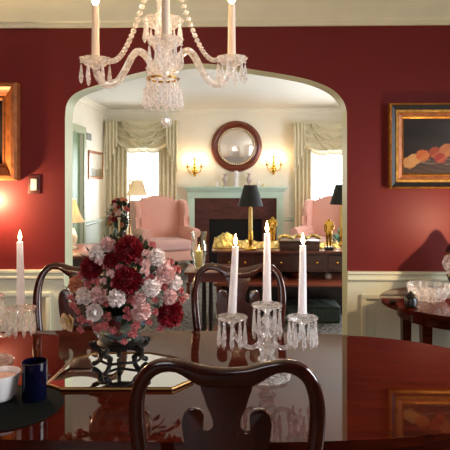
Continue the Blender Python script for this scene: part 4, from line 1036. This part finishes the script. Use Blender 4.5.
# gold foil runner, heaped at its left end
bm = NB(); L0 = at(212, 0, CY0+.2).x; L1 = at(340, 0, CY0+.2).x
def f(u, v):
    x = L0+(L1-L0)*u; y = CY0+.20+.24*v
    e = math.exp(-((u-.10)/.10)**2); ed = math.sin(PI*v)**.6
    z = CT+.004+ed*(.062+.095*e)*min(1, u/.015)*(.75+.25*math.sin(u*61+v*7)*math.cos(v*13+u*23))+.012*ed*math.sin(u*130+v*9)*math.sin(v*20+u*17)
    return (x, y+.012*math.sin(u*50), max(CT+.002, z))
grid(bm, f, 150, 24); o = obj('gold_runner', bm, M['foil']); tag(o, 'crumpled gold cloth runner along the console top', 'table runner')
# black-shaded lamps
def make_desk_lamp(label, loc, zsb, zst):
    t = thing('desk_lamp', label, 'lamp', loc)
    bm = NB(); box(bm, (-.06, -.04, 0), (.06, .04, .018), .004); lathe(bm, [(.035, .0185), (.03, .03), (.013, .045), (.018, .06), (.02, .09), (.026, .1), (.026, .106), (.008, zsb-.01), (.005, zsb+.08), (0, zsb+.08)], (0, 0, 0), 16); obj('brass_base', bm, M['brass'], t)
    bm = NB(); lathe(bm, [(.021, .107), (.022, .115), (.019, zsb-.015), (.009, zsb-.012)], (0, 0, 0), 16); obj('candle_sleeve', bm, M['swax'], t)
    bm = NB(); lathe(bm, [(.064, zst), (.127, zsb), (.124, zsb), (.061, zst)], (0, 0, 0), 36); bmesh.ops.delete(bm, geom=[f for f in bm.faces if len(f.verts) > 4], context='FACES_ONLY'); obj('lamp_shade', bm, M['blackshade'], t)
    bm = NB(); ball(bm, (0, 0, zsb+.11), .025, (1, 1, 1.3)); obj('bulb', bm, M['bulb'], t)
    point('desk_lamp_light', Vector(loc)+Vector((0, 0, zsb+.10)), 7, WARM, .02)
    return t
YD = CY0+.09
q = at(250.5, 246, YD); zsb, zst = at(250, 206, YD).z-CTp, at(250, 185, YD).z-CTp
dl = make_desk_lamp('brass lamp with a black shade on the console', (q.x, CY0+.075, CTp), zsb, zst)
YD2 = CY0+.2; q = at(347, 246, YD2)
make_desk_lamp('second black-shaded lamp, cut off by the right jamb', (q.x, YD2+.27, CTp), zsb, zst)
def make_statuette(px, Yd, h, label):
    t = thing('gold_statuette', label, 'statuette', (on_console(px, Yd), Yd, CTp))
    bm = NB(); box(bm, (-.04, -.035, 0), (.04, .035, .03), .004); obj('plinth', bm, M['black'], t)
    # figure grown from a skeleton
    me = bpy.data.meshes.new('figure'); k = (h-.03)/1.0; Z = lambda x, y, z: (x*k, y*k, .03+z*k)
    vs = [Z(0, 0, .50), Z(0, 0, .66), Z(0, 0, .80), Z(0, -.01, .87), Z(0, -.015, .94), Z(.055, 0, .46), Z(.05, -.02, .25), Z(.045, 0, .03), Z(.05, -.06, .012), Z(-.055, 0, .46), Z(-.05, .02, .25), Z(-.045, .03, .03), Z(-.05, -.03, .012),
          Z(.12, 0, .79), Z(.155, -.02, .64), Z(.09, -.1, .60), Z(-.12, 0, .79), Z(-.15, .0, .65), Z(-.13, -.04, .50)]
    es = [(0, 1), (1, 2), (2, 3), (3, 4), (0, 5), (5, 6), (6, 7), (7, 8), (0, 9), (9, 10), (10, 11), (11, 12), (2, 13), (13, 14), (14, 15), (2, 16), (16, 17), (17, 18)]
    rd = [.11, .10, .12, .045, .075, .085, .06, .04, .035, .085, .06, .04, .035, .055, .04, .035, .055, .04, .035]
    me.from_pydata(vs, es, []); o = bpy.data.objects.new('figure', me); COL.objects.link(o); o.parent = t
    md = o.modifiers.new('skin', 'SKIN'); o.modifiers.new('sub', 'SUBSURF').levels = 1; o.modifiers['sub'].render_levels = 1
    for i, r in enumerate(rd): me.skin_vertices[0].data[i].radius = (r*k, r*k*.85)
    me.skin_vertices[0].data[0].use_root = True
    me.materials.append(M['brass']); return t
make_statuette(272.5, CY0+.478, at(272, 215, CY0+.478).z-CTp, 'gold standing statuette beside the black-shaded lamp')
make_statuette(329, CY0+.10, at(329, 217, CY0+.10).z-CTp, 'taller gold standing statuette near the right jamb')
xa2, xb2 = at(279, 0, CY0+.12).x, at(318, 0, CY0+.12).x
t = thing('wooden_casket', 'brown box with gold trim between the two statuettes', 'box', ((xa2+xb2)/2, CY0+.13, CTp)); w2 = (xb2-xa2)/2
bm = NB(); box(bm, (-w2, -.12, 0), (w2, .05, .075), .005); obj('box_body', bm, M['box'], t)
bm = NB(); box(bm, (-w2-.006, -.126, .0755), (w2+.006, .056, .098), .006); obj('lid', bm, M['box'], t)
bm = NB()
for k in range(60):
    u = k/59; ball(bm, (-w2+2*w2*u, -.06+.05*math.sin(u*17), .105+.02*abs(math.sin(u*9))+.012*rr.random()), .016, (1.2, 1, .9), 7)
o = obj('gold_garland', bm, M['foil'], None, ((xa2+xb2)/2, CY0+.13, CTp+.01)); tag(o, 'gold beaded garland heaped on the brown box', 'garland')
# on the lower shelf
zs = zS+.0005
q = at(301, 278, CY0+.15)
bm = NB(); lathe(bm, [(.04, 0), (.05, .01), (.10, .04), (.115, .07), (.11, .07), (.09, .04), (0, .02)], (0, 0, 0), 32, .04, 12); tag(obj('brass_dish', bm, M['brass'], None, (q.x, CY0+.18, zs)), 'fluted brass dish on the console lower shelf', 'dish')
q = at(328, 278, CY0+.15)
bm = NB(); lathe(bm, [(.022, 0), (.034, .015), (.038, .035), (.024, .055), (.016, .06), (.02, .068), (0, .065)], (0, 0, 0), 24); tag(obj('ginger_jar', bm, M['figur'], None, (q.x, CY0+.16, zs)), 'small patterned jar at right on the lower shelf', 'jar')
q = at(275, 278, CY0+.15)
bm = NB(); box(bm, (-.11, -.08, 0), (.11, .08, .03), .003); tag(obj('red_book', bm, mat('dark_red_cover', '#5a1c18', .5), None, (q.x, CY0+.18, zs)), 'dark red book lying on the console lower shelf', 'book')
# storage box and basket under the console
xa2, xb2 = at(286, 0, CY0+.1).x, at(341, 0, CY0+.1).x
t = thing('storage_basket', 'grey-green covered basket on the floor under the console', 'basket', ((xa2+xb2)/2, CY0+.28, .0125)); w2 = (xb2-xa2)/2
bm = NB(); box(bm, (-w2, -.17, 0), (w2, .17, .15), .02, 3); obj('basket_body', bm, M['greybox'], t)
bm = NB()
def f(u, v): return (-w2+2*w2*u, -.17+.34*v, .155+.045*math.sin(PI*u)**.5*math.sin(PI*v)**.5*(.8+.2*math.sin(u*23+v*9)))
grid(bm, f, 40, 16); solid(obj('cloth_cover', bm, M['greybox'], t), .006)
# leafy plant beside the right lamp
q = at(340, 232, CY1+.35)
t = thing('potted_plant', 'leafy green plant behind the right black-shaded lamp', 'plant', (q.x+.04, CY1+.4, 0))
bm = NB(); lathe(bm, [(.09, .013), (.10, .03), (.14, .3), (.15, .62), (.14, .62), (0, .58)], (0, 0, 0), 24); obj('pot', bm, M['pale'], t)
bm = NB()
for k in range(120):
    a = rr.uniform(0, 2*PI); e = rr.uniform(.1, 1.4); d = Vector((math.cos(a)*math.cos(e), math.sin(a)*math.cos(e), math.sin(e)))
    petal(bm, Vector((0, 0, .62))+d*rr.uniform(.05, .2), d, Vector((0, 0, 1)), .10, .02, -.3)
o = obj('foliage', bm, mat('mid_leaf', '#4f7a5a', .5, var=.3), t); o['kind'] = 'stuff'

# ------------------------------------------------------------------ small pedestal table with the hurricane lamp
Y0, Y1 = 1.12, 1.60
xa2 = at(184, 272, Y0).x; xb2 = at(232, 272, Y0).x; TT3 = at(200, 272.5, Y0).z
t = thing('lyre_table', 'reddish wood table with slim columns left of the console', 'side table', ((xa2+xb2)/2, (Y0+Y1)/2, 0)); w2 = (xb2-xa2)/2; hy = (Y1-Y0)/2
bm = NB(); box(bm, (-w2, -hy, TT3-.022), (w2, hy, TT3), .006); obj('tabletop', bm, M['console'], t)
bm = NB(); box(bm, (-w2+.03, -hy+.03, TT3-.09), (w2-.03, hy-.03, TT3-.0225), .003, 1); obj('apron', bm, M['console'], t)
bm = NB(); lathe(bm, [(.0, -.11), (.014, -.10), (.02, -.08), (.012, -.05), (.022, -.0)], (-w2+.035, -hy+.035, TT3-.09), 12); obj('pendant', bm, M['console'], t)
for sx, sy in ((-.05, -.04), (.012, -.04), (-.05, .05), (.012, .05)):
    bm = NB(); lathe(bm, [(.02, .10), (.014, .14), (.018, .3), (.014, TT3-.12), (.02, TT3-.0905)], (sx, sy, 0), 14); obj('column', bm, M['dark'], t)
bm = NB(); box(bm, (-.14, -.12, .06), (.10, .13, .0995), .008); obj('platform', bm, M['console'], t)
for sx, sy in ((-.12, -.10), (.08, -.10), (-.12, .11), (.08, .11)):
    bm = NB(); lathe(bm, [(.012, .0125), (.028, .03), (.024, .0595)], (sx, sy, 0), 12); obj('foot', bm, M['console'], t)
Yh = Y0+.2; q = at(199, 268, Yh); k = (Yh+3.33)/520
hh = at(199, 232, Yh).z-TT3
bm = NB(); lathe(bm, [(.035, .0), (.045, .004), (.05, .02), (.062, .08), (.078, hh*.42), (.07, hh*.6), (.058, hh*.8), (.072, hh), (.069, hh), (.055, hh*.8), (.067, hh*.6), (.075, hh*.42), (.058, .08), (.03, .012), (0, .01)], (0, 0, 0), 32)
tag(obj('hurricane_glass', bm, M['hurr'], None, (q.x, Yh, TT3+.0005)), 'clear glass hurricane shade around a yellow candle', 'hurricane lamp')
make_candle((q.x, Yh, TT3+.0125), .15, 0, 'thick yellow candle inside the glass hurricane shade', .034, .034, 'pillar_candle', 'ywax', .4)
